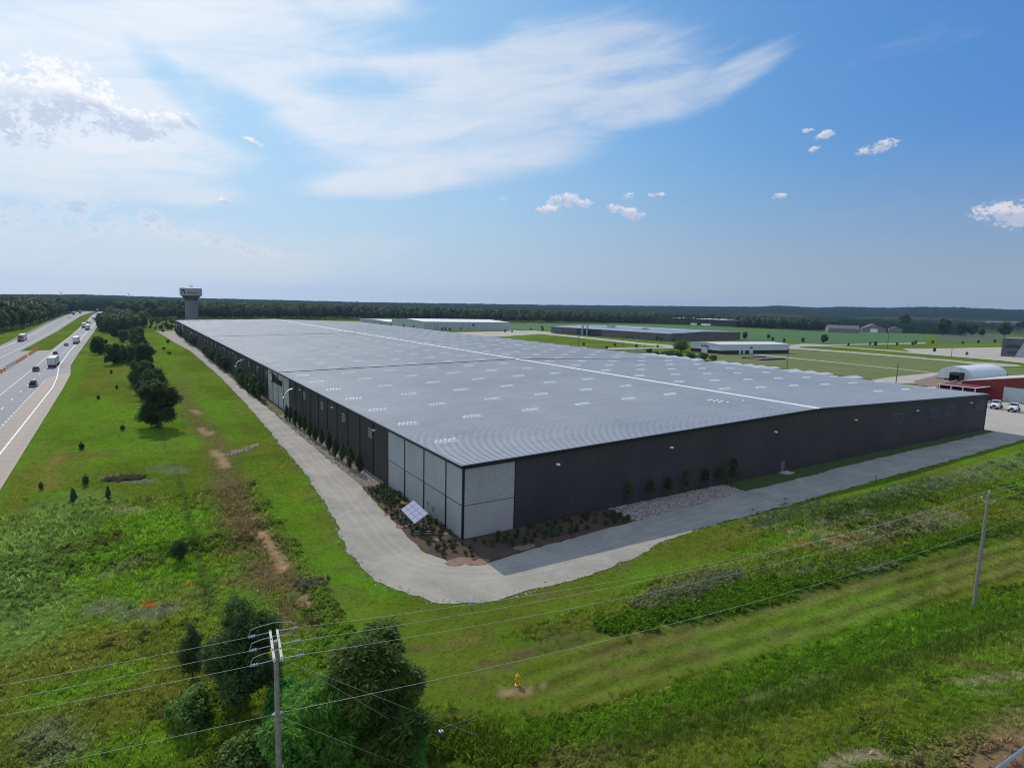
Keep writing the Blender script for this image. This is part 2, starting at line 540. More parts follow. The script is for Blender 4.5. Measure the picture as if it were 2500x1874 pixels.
def np_mesh(name, V, F, mats, mi=None):
    """fast mesh from numpy: V (n,3), F (m,k)"""
    me = bpy.data.meshes.new(name)
    V = np.asarray(V, np.float32); F = np.asarray(F, np.int32); k = F.shape[1]
    me.vertices.add(len(V)); me.vertices.foreach_set('co', V.ravel())
    me.loops.add(F.size); me.loops.foreach_set('vertex_index', F.ravel())
    me.polygons.add(len(F)); me.polygons.foreach_set('loop_start', np.arange(0, F.size, k, dtype=np.int32))
    for m in (mats if isinstance(mats, (list, tuple)) else [mats]): me.materials.append(m)
    if mi is not None: me.polygons.foreach_set('material_index', np.asarray(mi, np.int32))
    me.update(calc_edges=True)
    return me


# value noise in numpy
_perm = rng.random((256, 256))


def vnoise(x, y, s):
    x = np.asarray(x, float)/s; y = np.asarray(y, float)/s
    xi = np.floor(x).astype(int); yi = np.floor(y).astype(int); fx = x-xi; fy = y-yi
    fx = fx*fx*(3-2*fx); fy = fy*fy*(3-2*fy)
    g = lambda i, j: _perm[(i) & 255, (j) & 255]
    return (g(xi, yi)*(1-fx)+g(xi+1, yi)*fx)*(1-fy)+(g(xi, yi+1)*(1-fx)+g(xi+1, yi+1)*fx)*fy


def fbm(x, y, s, o=4, p=0.55):
    t = 0; a = 1; n = 0
    for i in range(o): t = t+a*vnoise(x+i*37.1, y-i*11.7, s/2**i); n += a; a *= p
    return t/n


def sst(v, a, b):
    t = np.clip((np.asarray(v, float)-a)/(b-a), 0, 1); return t*t*(3-2*t)


# ------------------------------------------------------------------ terrain
def height(x, y):
    x = np.asarray(x, float); y = np.asarray(y, float)
    yb = -33.1-0.168*(x+19.2)
    bank = 4.2*sst(yb-y, -1.0, 19)*sst(x, -30, -6)
    berm = 1.6*np.exp(-(((y+22-0.02*(x-60))/5.5)**2))*sst(x, 30, 55)*(1-sst(x, 150, 190))
    b2 = 1.0*np.exp(-(((y+26+0.05*(x-20))/3.2)**2))*sst(x, 2, 14)*(1-sst(x, 60, 90))
    n = (fbm(x, y, 9, 3)-1.0)*0.22*sst(np.abs(x-50), 0, 30)
    out = (x < -16) | (y < -18)
    return np.where(out, bank+berm+b2+n*0.35, -0.04*fbm(x, y, 6, 2)-0.01)


def GT(px, py):
    z = 0.0
    for _ in range(12):
        p = G(px, py, z); z = 0.5*z+0.5*float(height(p[0], p[1]))
    p = G(px, py, z)
    return np.array([p[0], p[1], float(height(p[0], p[1]))])


# paved / gravel outlines in world metres
GRAVEL = [(-17, 570), (-14.6, 544), (-9.9, 403), (-6.6, 330), (-6.2, 271.9), (-6.6, 200), (-8.0, 127.4), (-9.6, 80), (-10.9, 40.8), (-12.8, 18), (-15.0, 3.0), (-14.6, -6.7),
          (-11.0, -14.2), (-5.5, -17.2), (6.1, -17.2), (12, -16.9), (17.4, -16.3), (23, -14.4), (32.4, -13.3), (52.2, -13.2), (114.1, -12.3), (172, -11.3),
          (172, -3.1), (163.2, -3.0), (100.5, -3.4), (75, -4.4), (55, -4.9), (40, -5.6), (26.1, -6.2), (8, -7.4), (-1.0, -8.4), (-4.6, -6.5), (-6.3, -2), (-6.2, 5), (-5.6, 11.3), (-5.0, 22),
          (-4.2, 30.1), (-4.2, 60), (-3.6, 98.0), (-2.8, 180), (-1.0, 269.8), (-0.6, 400), (-0.4, 543.6), (0, 575)]


def ragged(poly, amp, step=0.8, seed=0):
    out = []
    rr = np.random.default_rng(seed)
    n = len(poly)
    for i in range(n):
        a = np.array(poly[i], float); b = np.array(poly[(i+1) % n], float)
        L = np.linalg.norm(b-a); k = max(1, int(L/step)); k = min(k, 260)
        nrm = np.array([-(b-a)[1], (b-a)[0]])/max(L, 1e-6)
        for j in range(k):
            p = a+(b-a)*j/k
            o = (fbm(p[0]+seed*9, p[1], 3.0, 3)-0.5)*2.2*amp+rr.normal()*amp*0.18
            out.append(tuple(p+nrm*o))
    return out


def sheet(name, poly, z, mat, kind='structure', thick=0.0):
    import bmesh
    bm = bmesh.new()
    vs = [bm.verts.new((p[0], p[1], z if len(p) < 3 else p[2])) for p in poly]
    f = bm.faces.new(vs)
    bm.normal_update()
    if f.normal.z < 0: f.normal_flip()
    bmesh.ops.triangulate(bm, faces=[f])
    me = bpy.data.meshes.new(name); bm.to_mesh(me); bm.free(); me.materials.append(mat)
    o = link(name, me); o['kind'] = kind
    return o


def seg_dist(X_, Y_, pts):
    d = np.full(X_.shape, 1e9)
    for (ax, ay), (bx, by) in zip(pts[:-1], pts[1:]):
        vx, vy = bx-ax, by-ay; L = vx*vx+vy*vy+1e-9
        t = np.clip(((X_-ax)*vx+(Y_-ay)*vy)/L, 0, 1)
        d = np.minimum(d, np.hypot(X_-ax-t*vx, Y_-ay-t*vy))
    return d


g2 = lambda l: [tuple(G(a, b)[:2]) for a, b in l]
# real ground-cover colours (albedo)
C_LAWN = np.array((.079, .120, .011)); C_LUSH = np.array((.094, .178, .012)); C_OLIVE = np.array((.124, .128, .020))
C_DRY = np.array((.150, .140, .048)); C_BROWN = np.array((.115, .085, .040)); C_DIRT = np.array((.29, .19, .11)); C_GREYW = np.array((.135, .145, .085))
C_SAGE = np.array((.130, .190, .045)); C_FARM = np.array((.030, .085, .018)); C_DKG = np.array((.050, .085, .016)); C_ORANGE = np.array((.26, .13, .06)); C_STRAW = np.array((.26, .21, .14))

PATCHES = [  # (pixel polyline, radius m, colour, strength)
    # reddish-brown swale line beside the drive
    ([(440, 905), (475, 1010), (540, 1100), (560, 1180), (590, 1260), (640, 1340), (690, 1440), (725, 1520)], 2.6, C_BROWN, .75),
    ([(560, 1180), (600, 1280), (650, 1400)], 4.0, C_BROWN, .45),
    ([(470, 1000), (488, 1010)], .9, C_DIRT, .9), ([(490, 1045), (505, 1062), (515, 1055)], .9, C_DIRT, .9),
    ([(522, 1100), (540, 1120), (552, 1140)], .9, C_DIRT, 1), ([(525, 1112), (560, 1105), (600, 1095), (625, 1085)], .55, C_DIRT, 1),
    ([(640, 1300), (655, 1325), (680, 1360), (690, 1390)], .75, C_DIRT, 1), ([(618, 1265), (640, 1262)], .6, C_DIRT, .8), ([(742, 1455), (752, 1480)], .5, C_DIRT, 1),
    ([(370, 1000), (440, 1180), (480, 1350), (520, 1500)], .5, C_DKG, .9),
    ([(1225, 1690), (1290, 1685)], .45, C_DIRT, 1), ([(1320, 1675), (1335, 1672)], .3, C_DIRT, .9), ([(1255, 1600), (1300, 1592)], .9, C_BROWN, .9), ([(1180, 1615), (1220, 1620)], .4, C_BROWN, .9),
    ([(1090, 1570), (1160, 1560)], .4, C_DIRT, .5), ([(1000, 1585), (1080, 1575)], .6, C_BROWN, .6), ([(1235, 1630), (1250, 1625)], .4, C_BROWN, .8),
    # left field: olive, sage and brown drifts
    ([(20, 1500), (120, 1300), (200, 1220)], 5.0, C_SAGE, .75), ([(90, 1250), (30, 1420), (60, 1600)], 4.0, C_SAGE, .6), ([(330, 1370), (260, 1400)], 1.4, C_STRAW, .55), ([(250, 1480), (320, 1500), (400, 1490)], 1.6, C_GREYW, .8),
    ([(290, 1245), (340, 1250)], 1.2, C_STRAW, .5), ([(270, 1165), (350, 1175)], 1.6, C_GREYW, .8), ([(390, 1140), (430, 1150)], 2.0, C_GREYW, .6),
    ([(40, 1640), (160, 1600), (240, 1560)], 3.0, C_OLIVE, .8), ([(60, 1760), (200, 1800), (320, 1740)], 3.4, C_OLIVE, .6), ([(130, 1700), (300, 1650)], 2.0, C_LUSH, .8),
    ([(250, 1850), (420, 1800), (520, 1760)], 2.5, C_LUSH, .7), ([(100, 1790), (150, 1830)], 1.6, C_GREYW, .7), ([(200, 1400), (330, 1330), (400, 1260)], 4.0, C_LUSH, .8),
    ([(350, 1475), (372, 1476)], .3, C_ORANGE, 1), ([(385, 1475), (395, 1474)], .22, C_ORANGE, 1), ([(458, 1427), (472, 1425)], .2, C_ORANGE, .8), ([(250, 1560), (255, 1566)], .2, C_ORANGE, .7),
    ([(100, 1070), (80, 1150), (30, 1240)], 1.2, C_OLIVE, .6), ([(250, 970), (240, 1020), (200, 1060)], 3.5, C_LUSH, .7), ([(140, 1110), (120, 1190)], 1.5, C_ORANGE, .25),
    ([(215, 950), (300, 900), (320, 830)], 4.0, C_OLIVE, .5), ([(260, 1080), (330, 1060), (400, 1120)], 4.0, C_LUSH, .6), ([(200, 870), (170, 940), (130, 1010), (60, 1130)], 3.0, C_LUSH, .55),
    ([(410, 880), (470, 950), (540, 1030)], 3.5, C_LUSH, .5), ([(390, 820), (410, 850)], 3, C_LUSH, .6), ([(640, 1130), (700, 1250), (760, 1340)], 3.0, C_LUSH, .45),
    ([(900, 1500), (1100, 1530), (1300, 1500)], 3.5, C_OLIVE, .35), ([(1400, 1500), (1600, 1440), (1750, 1380)], 2.6, C_OLIVE, .7), ([(1750, 1330), (1850, 1290), (1960, 1240)], 2.0, C_OLIVE, .6),
    ([(1850, 1250), (2100, 1160), (2400, 1100)], 2.0, C_LAWN, .5),
    ([(1930, 1300), (2060, 1330), (2200, 1290), (2330, 1260)], 1.8, C_STRAW, .38), ([(1870, 1340), (1960, 1330)], 1.6, C_ORANGE, .35), ([(2180, 1330), (2230, 1335)], 1.2, C_ORANGE, .45),
    ([(2030, 1320), (2090, 1310)], .9, C_ORANGE, .6), ([(1870, 1280), (1990, 1240), (2150, 1210), (2300, 1170)], 2.4, C_GREYW, .85), ([(2000, 1280), (2100, 1260)], 2.2, C_GREYW, .7),
    ([(2350, 1160), (2500, 1120)], 3.0, C_GREYW, .5),
    ([(1560, 1400), (1740, 1370), (1900, 1330)], 1.5, C_LUSH, .7), ([(1330, 1500), (1560, 1440)], 1.6, C_LUSH, .5), ([(1480, 1535), (1700, 1500), (1950, 1440), (2250, 1350), (2500, 1290)], 1.1, C_DKG, .95),
    ([(1700, 1440), (1790, 1400)], 1.4, C_GREYW, .9), ([(1600, 1480), (1650, 1460)], 1.4, C_GREYW, .9), ([(1750, 1470), (1900, 1440)], 1.8, C_LUSH, 1), ([(2000, 1400), (2150, 1370), (2300, 1330)], 1.6, C_LUSH, .6),
    ([(2050, 1390), (2170, 1380)], 1.0, C_GREYW, .7), ([(1950, 1400), (2000, 1390)], .8, C_GREYW, .7),
    # mowed strip between the tall grass: stripes
    ([(1300, 1700), (1700, 1610), (2100, 1500), (2500, 1380)], .55, C_DRY, .30), ([(1450, 1640), (1800, 1560), (2200, 1450), (2500, 1360)], .5, C_DRY, .40),
    ([(1500, 1590), (1900, 1500), (2300, 1400), (2500, 1340)], .45, C_DRY, .3), ([(1200, 1740), (1600, 1650), (2000, 1560)], .5, C_LUSH, .5), ([(1550, 1560), (2000, 1450), (2400, 1350)], .7, C_BROWN, .4),
    ([(1350, 1560), (1500, 1580), (1650, 1560)], 2.5, C_BROWN, .35), ([(1500, 1620), (1800, 1540), (2150, 1440)], .45, C_LUSH, .6),
    # bank: lush edge, dark tall grass, dry tips, straw by the guardrail
    ([(1200, 1800), (1450, 1760), (1700, 1690), (2000, 1600), (2300, 1510), (2500, 1450)], .9, C_LUSH, .95),
    ([(1500, 1830), (1750, 1760), (2000, 1660), (2300, 1570), (2500, 1500)], 1.6, C_DKG, .5), ([(1850, 1700), (2000, 1650)], 1.2, C_STRAW, .3),
    ([(1300, 1850), (1450, 1850), (1600, 1800)], 1.2, C_BROWN, .45), ([(1530, 1790), (1620, 1800)], .8, C_DKG, .8), ([(2200, 1780), (2350, 1750), (2500, 1680)], 1.5, C_LAWN, .7),
    ([(2020, 1868), (2080, 1850), (2140, 1840)], .55, C_STRAW, 1), ([(2350, 1668), (2500, 1650)], .6, C_STRAW, .7), ([(2380, 1690), (2460, 1700)], .4, C_STRAW, .6),
    ([(2200, 1870), (2330, 1830), (2440, 1780), (2500, 1740)], .9, C_DRY, .9), ([(2380, 1874), (2440, 1840), (2500, 1800)], .7, C_DIRT*0.75, .95),
    ([(2400, 1900), (2500, 1860), (2560, 1830)], 1.4, C_DIRT*0.7, 1),
]


_g3 = {}


def g3(l):
    k = tuple(l)
    if k not in _g3: _g3[k] = [tuple(GT(a, b)[:2]) for a, b in l]
    return _g3[k]


def cover(x, y):
    """albedo of the ground cover"""
    n1 = fbm(x, y, 26, 5); n2 = fbm(x+500, y-300, 9, 4); n3 = fbm(x-90, y+70, 3, 3)
    c = C_LAWN+(C_LUSH-C_LAWN)*sst(n1, .42, .68)[..., None]
    c = c+(C_OLIVE-c)*(sst(n2, .46, .66)*.55)[..., None]
    c = c+(C_BROWN-c)*(sst(n3*.6+n1*.4, .56, .68)*.3)[..., None]
    d0 = (y+38.0)+0.118*(x-10)                      # across the mowing direction
    strip = sst(d0+0.0*x, -9, -7)*(1-sst(d0, 8, 11))*sst(x, -14, -4)
    wob = d0+(fbm(x, y, 14, 2)-.5)*1.2
    c = c*(1+strip*(.34*np.sin(wob*2*np.pi/2.3)+.14*np.sin(wob*2*np.pi/.95+2)))[..., None]
    c = c+(C_DRY-c)*(strip*.35*sst(np.sin(wob*2*np.pi/4.6+1), .5, .95))[..., None]
    px_w = 0.35+0.8*fbm(x, y, 2.4, 3)
    for pts, r, colr, st in PATCHES:
        P_ = g3(pts)
        bx = [p[0] for p in P_]; by = [p[1] for p in P_]
        sel = (x > min(bx)-2*r-2) & (x < max(bx)+2*r+2) & (y > min(by)-2*r-2) & (y < max(by)+2*r+2)
        if not sel.any(): continue
        d = seg_dist(x[sel], y[sel], P_ if len(P_) > 1 else P_*2)
        w = st*(1-sst(d, r*.25, r*1.7)*1.0)*np.clip(px_w[sel]*1.35, 0, 1)
        w = np.clip(w+(px_w[sel]-.75)*.5*(w > .02), 0, 1)
        c[sel] = c[sel]+(colr-c[sel])*w[:, None]
    return c


def make_ground():
    xs = np.concatenate([np.linspace(-2600, -420, 12), np.arange(-400, -80, 8.), np.arange(-76, -16, .8), np.arange(-16, 60, .7), np.arange(60, 190, 1.6), np.arange(192, 420, 8.), np.linspace(430, 2600, 16)])
    ys = np.concatenate([np.linspace(-700, -130, 6), np.arange(-110, -66, 4.), np.arange(-64, 60, .7), np.arange(60, 330, 2.), np.arange(332, 620, 6.), np.linspace(630, 2600, 26)])
    Xg, Yg = np.meshgrid(xs, ys)
    Z = height(Xg, Yg)
    far = (Xg < -80) | (Yg > 330) | (Xg > 192)
    Z = np.where(far, -0.06, Z)
    nx, ny = len(xs), len(ys)
    idx = np.arange(nx*ny).reshape(ny, nx)
    F = np.stack([idx[:-1, :-1], idx[:-1, 1:], idx[1:, 1:], idx[1:, :-1]], -1).reshape(-1, 4)
    me = np_mesh('ground', np.stack([Xg, Yg, Z], -1).reshape(-1, 3), F, M_GROUND)
    me.polygons.foreach_set('use_smooth', [True]*len(me.polygons))
    c = cover(Xg.ravel(), Yg.ravel())
    ca = me.color_attributes.new('cover', 'FLOAT_COLOR', 'POINT')
    ca.data.foreach_set('color', np.concatenate([c, np.ones((len(c), 1))], 1).astype(np.float32).ravel())
    struct(link('ground', me))


make_ground()

sheet('gravel_drive', ragged(GRAVEL, .45, .7, 3), 0.02, M_GRAVEL)
# wheel tracks worn into the drive
CL = [(-5.5, 560), (-7.0, 540), (-5.6, 400), (-4.6, 272), (-4.9, 200), (-5.9, 127), (-7.0, 60), (-7.9, 30), (-9.4, 14), (-10.3, 3), (-10.2, -4), (-8.8, -8.6), (-5.2, -11.6), (0, -12.8), (12, -12.4), (24, -10.8), (36, -9.6), (60, -8.8), (114, -8.0), (171.5, -7.4)]
M_TRACK = gravel_mat('worn_gravel', (.372, .332, .286), (.285, .262, .23))


def track(off, w, seed):
    P_ = []
    for (a, b_) in zip(CL[:-1], CL[1:]):
        k_ = max(1, int(min(math.dist(a, b_)/3, 60)))
        for j in range(k_): P_.append(np.array(a)+(np.array(b_)-np.array(a))*j/k_)
    for _ in range(5): P_ = [P_[0]]+[(P_[i-1]+P_[i]*2+P_[i+1])/4 for i in range(1, len(P_)-1)]+[P_[-1]]
    mb = MB(); V = []
    for i, p in enumerate(P_):
        d = P_[min(i+1, len(P_)-1)]-P_[max(i-1, 0)]; d = d/np.linalg.norm(d); n_ = np.array([-d[1], d[0]])
        o_ = off+(float(fbm(p[0]+seed*7, p[1], 12, 2))-.5)*.9; ww = w*(.55+.9*float(fbm(p[0], p[1]+seed*5, 3, 2)))
        V += [tuple(p+n_*(o_-ww/2))+(.026,), tuple(p+n_*(o_+ww/2))+(.026,)]
    mb.add(V, [(2*i+1, 2*i, 2*i+2, 2*i+3) for i in range(len(P_)-1)])
    struct(mb.build('wheel_track', M_TRACK))


for k_, (o_, w_) in enumerate(((-1.5, .55), (.2, .6), (1.4, .5))): track(o_, w_, k_+1)
for k_, (cx_, cy_, r_) in enumerate(((-3.6, -6.2, 1.5), (-1.8, -7.6, 1.1), (-5.2, 8.5, .8), (-5.0, 14, .7), (-.9, 3.0, .7), (-.8, 18, .8), (6, -6.4, 1.2), (-3.0, 1.5, .6))):
    sheet('bare_patch', ragged([(cx_+r_*math.cos(t_)*1.4, cy_+r_*math.sin(t_)*.8) for t_ in np.linspace(0, 5.7, 9)], .35, .4, 20+k_), .040+.002*k_, pm('clay_patch', (.26, .165, .11), (.14, .085, .06), 1.6, .95, bump=.3, var=1.5))
# mulch beds and the river-stone strip
sheet('mulch_bed', ragged([(-.05, 28.6), (-4.2, 29.5), (-5.0, 22), (-5.6, 11.3), (-6.2, 5), (-6.3, -2), (-4.6, -6.5), (-1.0, -8.3), (8, -7.3), (26.1, -6.1), (26.8, -.05), (-.05, -.05)], .25, .8, 5), 0.034, M_MULCH)
M_STONEBED = gravel_mat('stone_bed', (.20, .17, .155), (.15, .13, .12))
sheet('stone_strip', ragged([(26.9, -.1), (26.2, -6.1), (54.7, -4.9), (55.5, -.1)], .12, .8, 8), 0.030, M_STONEBED)
M_BEDGRAVEL = gravel_mat('bed_gravel', (.24, .205, .175), (.17, .14, .12))
sheet('planting_strip', ragged([(-.05, 28.8), (-.05, 104), (-3.4, 104), (-4.1, 60), (-4.2, 29.6)], .3, 1., 9), 0.030, M_BEDGRAVEL)
sheet('grass_verge', ragged([(55.6, -.1), (54.8, -4.8), (75, -4.2), (100.5, -3.2), (163.2, -2.9), (172.5, -2.6), (172.5, -.1)], .25, 1., 10), 0.040,
      pm('verge_grass', (.035, .068, .014), (.055, .085, .02), 1.3, .95, bump=.5))
sheet('weedy_verge', ragged([(-.05, 104.2), (-.05, 540), (-1.0, 540), (-1.6, 400), (-2.2, 300), (-3.2, 200), (-3.6, 104.2)], .4, 1.5, 11), 0.028,
      gravel_mat('weedy_soil', (.13, .105, .06), (.075, .08, .03)))

# ------------------------------------------------------------------ freeway
EB_R = [(-56.2, -260), (-56.5, 60), (-56.7, 92), (-57.2, 183), (-57.9, 228), (-60.1, 263), (-60.9, 328), (-62.4, 591), (-64.9, 1100), (-58, 1400)]
EB_L = [(-80, 1400), (-83.5, 1100), (-75.0, 526), (-75.0, -260)]
WB_R = [(-88.0, -260), (-88.0, 400), (-88.3, 565), (-94.5, 1000), (-92, 1200), (-84, 1400)]
WB_L = [(-100, 1400), (-113, 1200), (-114.4, 1016), (-110.7, 770), (-103.9, 541), (-101.8, 400), (-101.8, -260)]
sheet('freeway_pavement', EB_R+EB_L, 0.02, M_ASPH)
o = sheet('freeway_pavement', WB_R+WB_L, 0.02, M_ASPH)
sheet('median_crossover', [(-75.02, -260), (-75.02, 356), (-79, 355), (-87.3, 352.5), (-87.98, 349), (-87.98, -260)], 0.018, M_SHOULD)
sheet('acceleration_lane', [(-64.4, -260), (-64.4, 215), (-61.5, 232), (-57.9, 228.5), (-57.25, 183), (-56.75, 92), (-56.55, 60), (-56.25, -260)], 0.026, M_CONCROAD)
sheet('freeway_shoulder', [(-61.6, 232.2), (-64.6, 264), (-66.0, 343), (-67.3, 591), (-68.0, 845), (-67, 1100), (-65, 1100), (-62.45, 591), (-60.95, 328), (-60.15, 263), (-57.95, 228.7)], 0.026, M_SHOULD)
sheet('freeway_shoulder', [(-75.0, -260), (-72.6, -260), (-72.9, 330), (-74.6, 440), (-75.02, 526)], 0.026, M_SHOULD)
M_LINE = pm('road_paint', (.78, .77, .74), (.66, .65, .62), 2, .7)
M_LINEY = pm('road_paint_yellow', (.66, .60, .46), (.56, .5, .4), 2, .7)


def stripe(name, pts, w, mat, z=0.032):
    mb = MB()
    for (ax, ay), (bx, by) in zip(pts[:-1], pts[1:]):
        mb.add([(ax-w/2, ay, z), (ax+w/2, ay, z), (bx+w/2, by, z), (bx-w/2, by, z)], [(0, 1, 2, 3)])
    return struct(mb.build(name, mat))


stripe('edge_line', [(-60.3, -260), (-60.4, 187), (-61.4, 215), (-64.3, 264), (-65.7, 343), (-67.2, 591), (-67.9, 1000)], .34, M_LINE)
stripe('edge_line', [(-72.2, -260), (-72.4, 245), (-72.9, 330), (-74.3, 428), (-75.6, 629), (-79.5, 1000)], .30, M_LINEY)
stripe('edge_line', [(-90.8, -260), (-90.8, 400), (-91.4, 560), (-97.2, 840)], .28, M_LINEY, .03)
stripe('edge_line', [(-99.4, -260), (-99.4, 440), (-101.2, 560), (-108, 840)], .30, M_LINE, .03)
stripe('edge_line', [(-102.5, -260), (-102.5, 400), (-104.6, 541), (-111.4, 770)], .7, M_CONC, .012)
mb = MB()
for k in range(-10, 45):
    y = 142.2+k*17.35/1.0
    xx = -68.1 if y < 380 else -68.1-(y-380)*.004
    mb.add([(xx-.12, y, .032), (xx+.12, y, .032), (xx+.12, y+4.3, .032), (xx-.12, y+4.3, .032)], [(0, 1, 2, 3)])
    xw = -94.9 if y < 400 else -94.9-(y-400)*.016
    mb.add([(xw-.12, y+3, .030), (xw+.12, y+3, .030), (xw+.12, y+7.3, .030), (xw-.12, y+7.3, .030)], [(0, 1, 2, 3)])
struct(mb.build('lane_dashes', M_LINE))
mb = MB()
for k in range(60):
    y = -40+k*4.35
    if y > 212: break
    mb.add([(-64.62, y, .036), (-64.22, y, .036), (-64.22, y+1.3, .036), (-64.62, y+1.3, .036)], [(0, 1, 2, 3)])
struct(mb.build('lane_dots', M_LINE))
# joints of the concrete lane
mb = MB()
M_JOINT = pm('slab_joint', (.19, .175, .16), None, 1, .9)
for k in range(60):
    y = -60+k*5.2
    if y > 212: break
    mb.add([(-64.3, y, .034), (-56.9, y, .034), (-56.9, y+.12, .034), (-64.3, y+.12, .034)], [(0, 1, 2, 3)])
struct(mb.build('slab_joints', M_JOINT))

# ------------------------------------------------------------------ far ground: fields, roads, yards
M_FIELD = pm('crop_field', (.034, .100, .016), (.048, .115, .020), .02, .95)
M_FIELD2 = pm('mown_field', (.090, .125, .022), (.130, .132, .034), .03, .95)
M_FIELD3 = pm('rough_meadow', (.050, .078, .020), (.075, .092, .030), .05, .95)
M_ROAD = pm('pale_road', (.36, .34, .29), (.30, .29, .25), .05, .9)
M_YARD = pm('pale_yard', (.40, .345, .30), (.34, .30, .265), .04, .9)
M_SOIL = pm('bare_soil', (.24, .17, .12), (.17, .13, .09), .25, .95, bump=.4)


def zz(ox, oy, k, l): return [(ox+a/k, oy+b/k) for a, b in l]


def gsheet(name, pix, z, mat):
    """sheet whose corners stand where those places of the photograph are on the plain"""
    return sheet(name, g2(pix), z, mat)


gsheet('crop_field', zz(1840, 740, 5.267, [(0, 330), (500, 365), (1300, 372), (2212, 400), (2212, 508), (1000, 528), (640, 515), (0, 455)])+[(1700, 830), (1840, 800)], .10, M_FIELD)
gsheet('crop_field', [(1180, 789), (1460, 788), (1900, 806), (2300, 812), (1900, 838), (1480, 812), (1180, 800)], .08, M_FIELD)
gsheet('crop_field', [(2250, 800), (2420, 800), (2480, 835), (2300, 838)], .16, M_FIELD3)
gsheet('mown_field', zz(1840, 740, 5.267, [(440, 590), (1200, 640), (2212, 722)])+[(2500, 900), (2500, 925), (2300, 935), (2120, 925), (2000, 910), (1900, 898), (1780, 884), (1600, 872), (1700, 862), (1900, 862)], .06, M_FIELD2)
gsheet('meadow', [(1190, 820), (1400, 842), (1640, 860), (1560, 868), (1400, 860), (1180, 822)], .07, M_FIELD3)
gsheet('road', zz(850, 680, 3.687, [(1215, 434), (1400, 455), (2212, 537), (2212, 549), (1400, 466), (1215, 443)])+zz(1300, 720, 3.687, [(0, 345), (700, 415), (1280, 478), (1280, 452), (700, 400), (0, 335)])[0:0], .14, M_ROAD)
gsheet('road', zz(1300, 720, 3.687, [(0, 330), (500, 380), (1000, 430), (1330, 460), (1330, 482), (1000, 452), (500, 396), (0, 343)]), .15, M_ROAD)
gsheet('road', zz(1300, 720, 3.687, [(660, 478), (1330, 470), (1330, 482), (660, 491)]), .17, M_ROAD)
gsheet('road', zz(850, 680, 3.687, [(1240, 486), (1600, 483), (1600, 491), (1240, 496)]), .16, M_ROAD)
gsheet('road', zz(1840, 740, 5.267, [(400, 545), (640, 522), (1000, 532), (2212, 508), (2212, 522), (1000, 545), (900, 556), (620, 560), (560, 575), (430, 590)]), .18, M_ROAD)
gsheet('road', zz(1840, 740, 5.267, [(850, 548), (1000, 550), (1700, 600), (2212, 646), (2212, 663), (1700, 616), (1000, 562)]), .19, M_ROAD)
gsheet('road', zz(1840, 740, 5.267, [(430, 560), (600, 575), (1200, 620), (2212, 702), (2212, 722), (1200, 640), (600, 598), (430, 588)])+[], .20, M_ROAD)
gsheet('road', zz(2260, 780, 9.213, [(-40, 870), (400, 895), (800, 935), (1100, 960), (1500, 975), (2050, 1020), (2180, 1060), (1500, 1065), (1050, 1010), (700, 960), (-40, 895)]), .21, M_ROAD)
gsheet('footpath', zz(1840, 740, 5.267, [(0, 650), (440, 695), (830, 735), (2212, 880), (2300, 892), (2300, 900), (2212, 888), (800, 740), (430, 706), (0, 662)]), .09, M_ROAD)
gsheet('paved_yard', zz(2260, 780, 9.213, [(-520, 655), (0, 660), (1680, 622), (2240, 640), (2240, 990), (1700, 930), (0, 790), (-330, 740)]), .22, M_YARD)
gsheet('paved_yard', [(2085, 935), (2170, 921), (2330, 905), (2380, 912), (2370, 935), (2200, 936)], .11, M_YARD)
sheet('loading_yard', [(172.0, -8.5), (172.0, 160), (196, 160), (215, 60), (250, 44), (251, -60), (190, -40), (174, -11.3)], .05, M_CONC)
gsheet('paved_yard', [(1090, 812), (1300, 807), (1370, 812), (1220, 822), (1130, 822), (1020, 810)], .12, M_YARD)
gsheet('bare_soil', [(2230, 930), (2290, 915), (2340, 918), (2345, 935), (2320, 950), (2240, 940)], .13, M_SOIL)
gsheet('bare_soil', zz(880, 740, 6.144, [(1840, 355), (2100, 380), (2180, 400), (1850, 385)]), .11, M_SOIL)


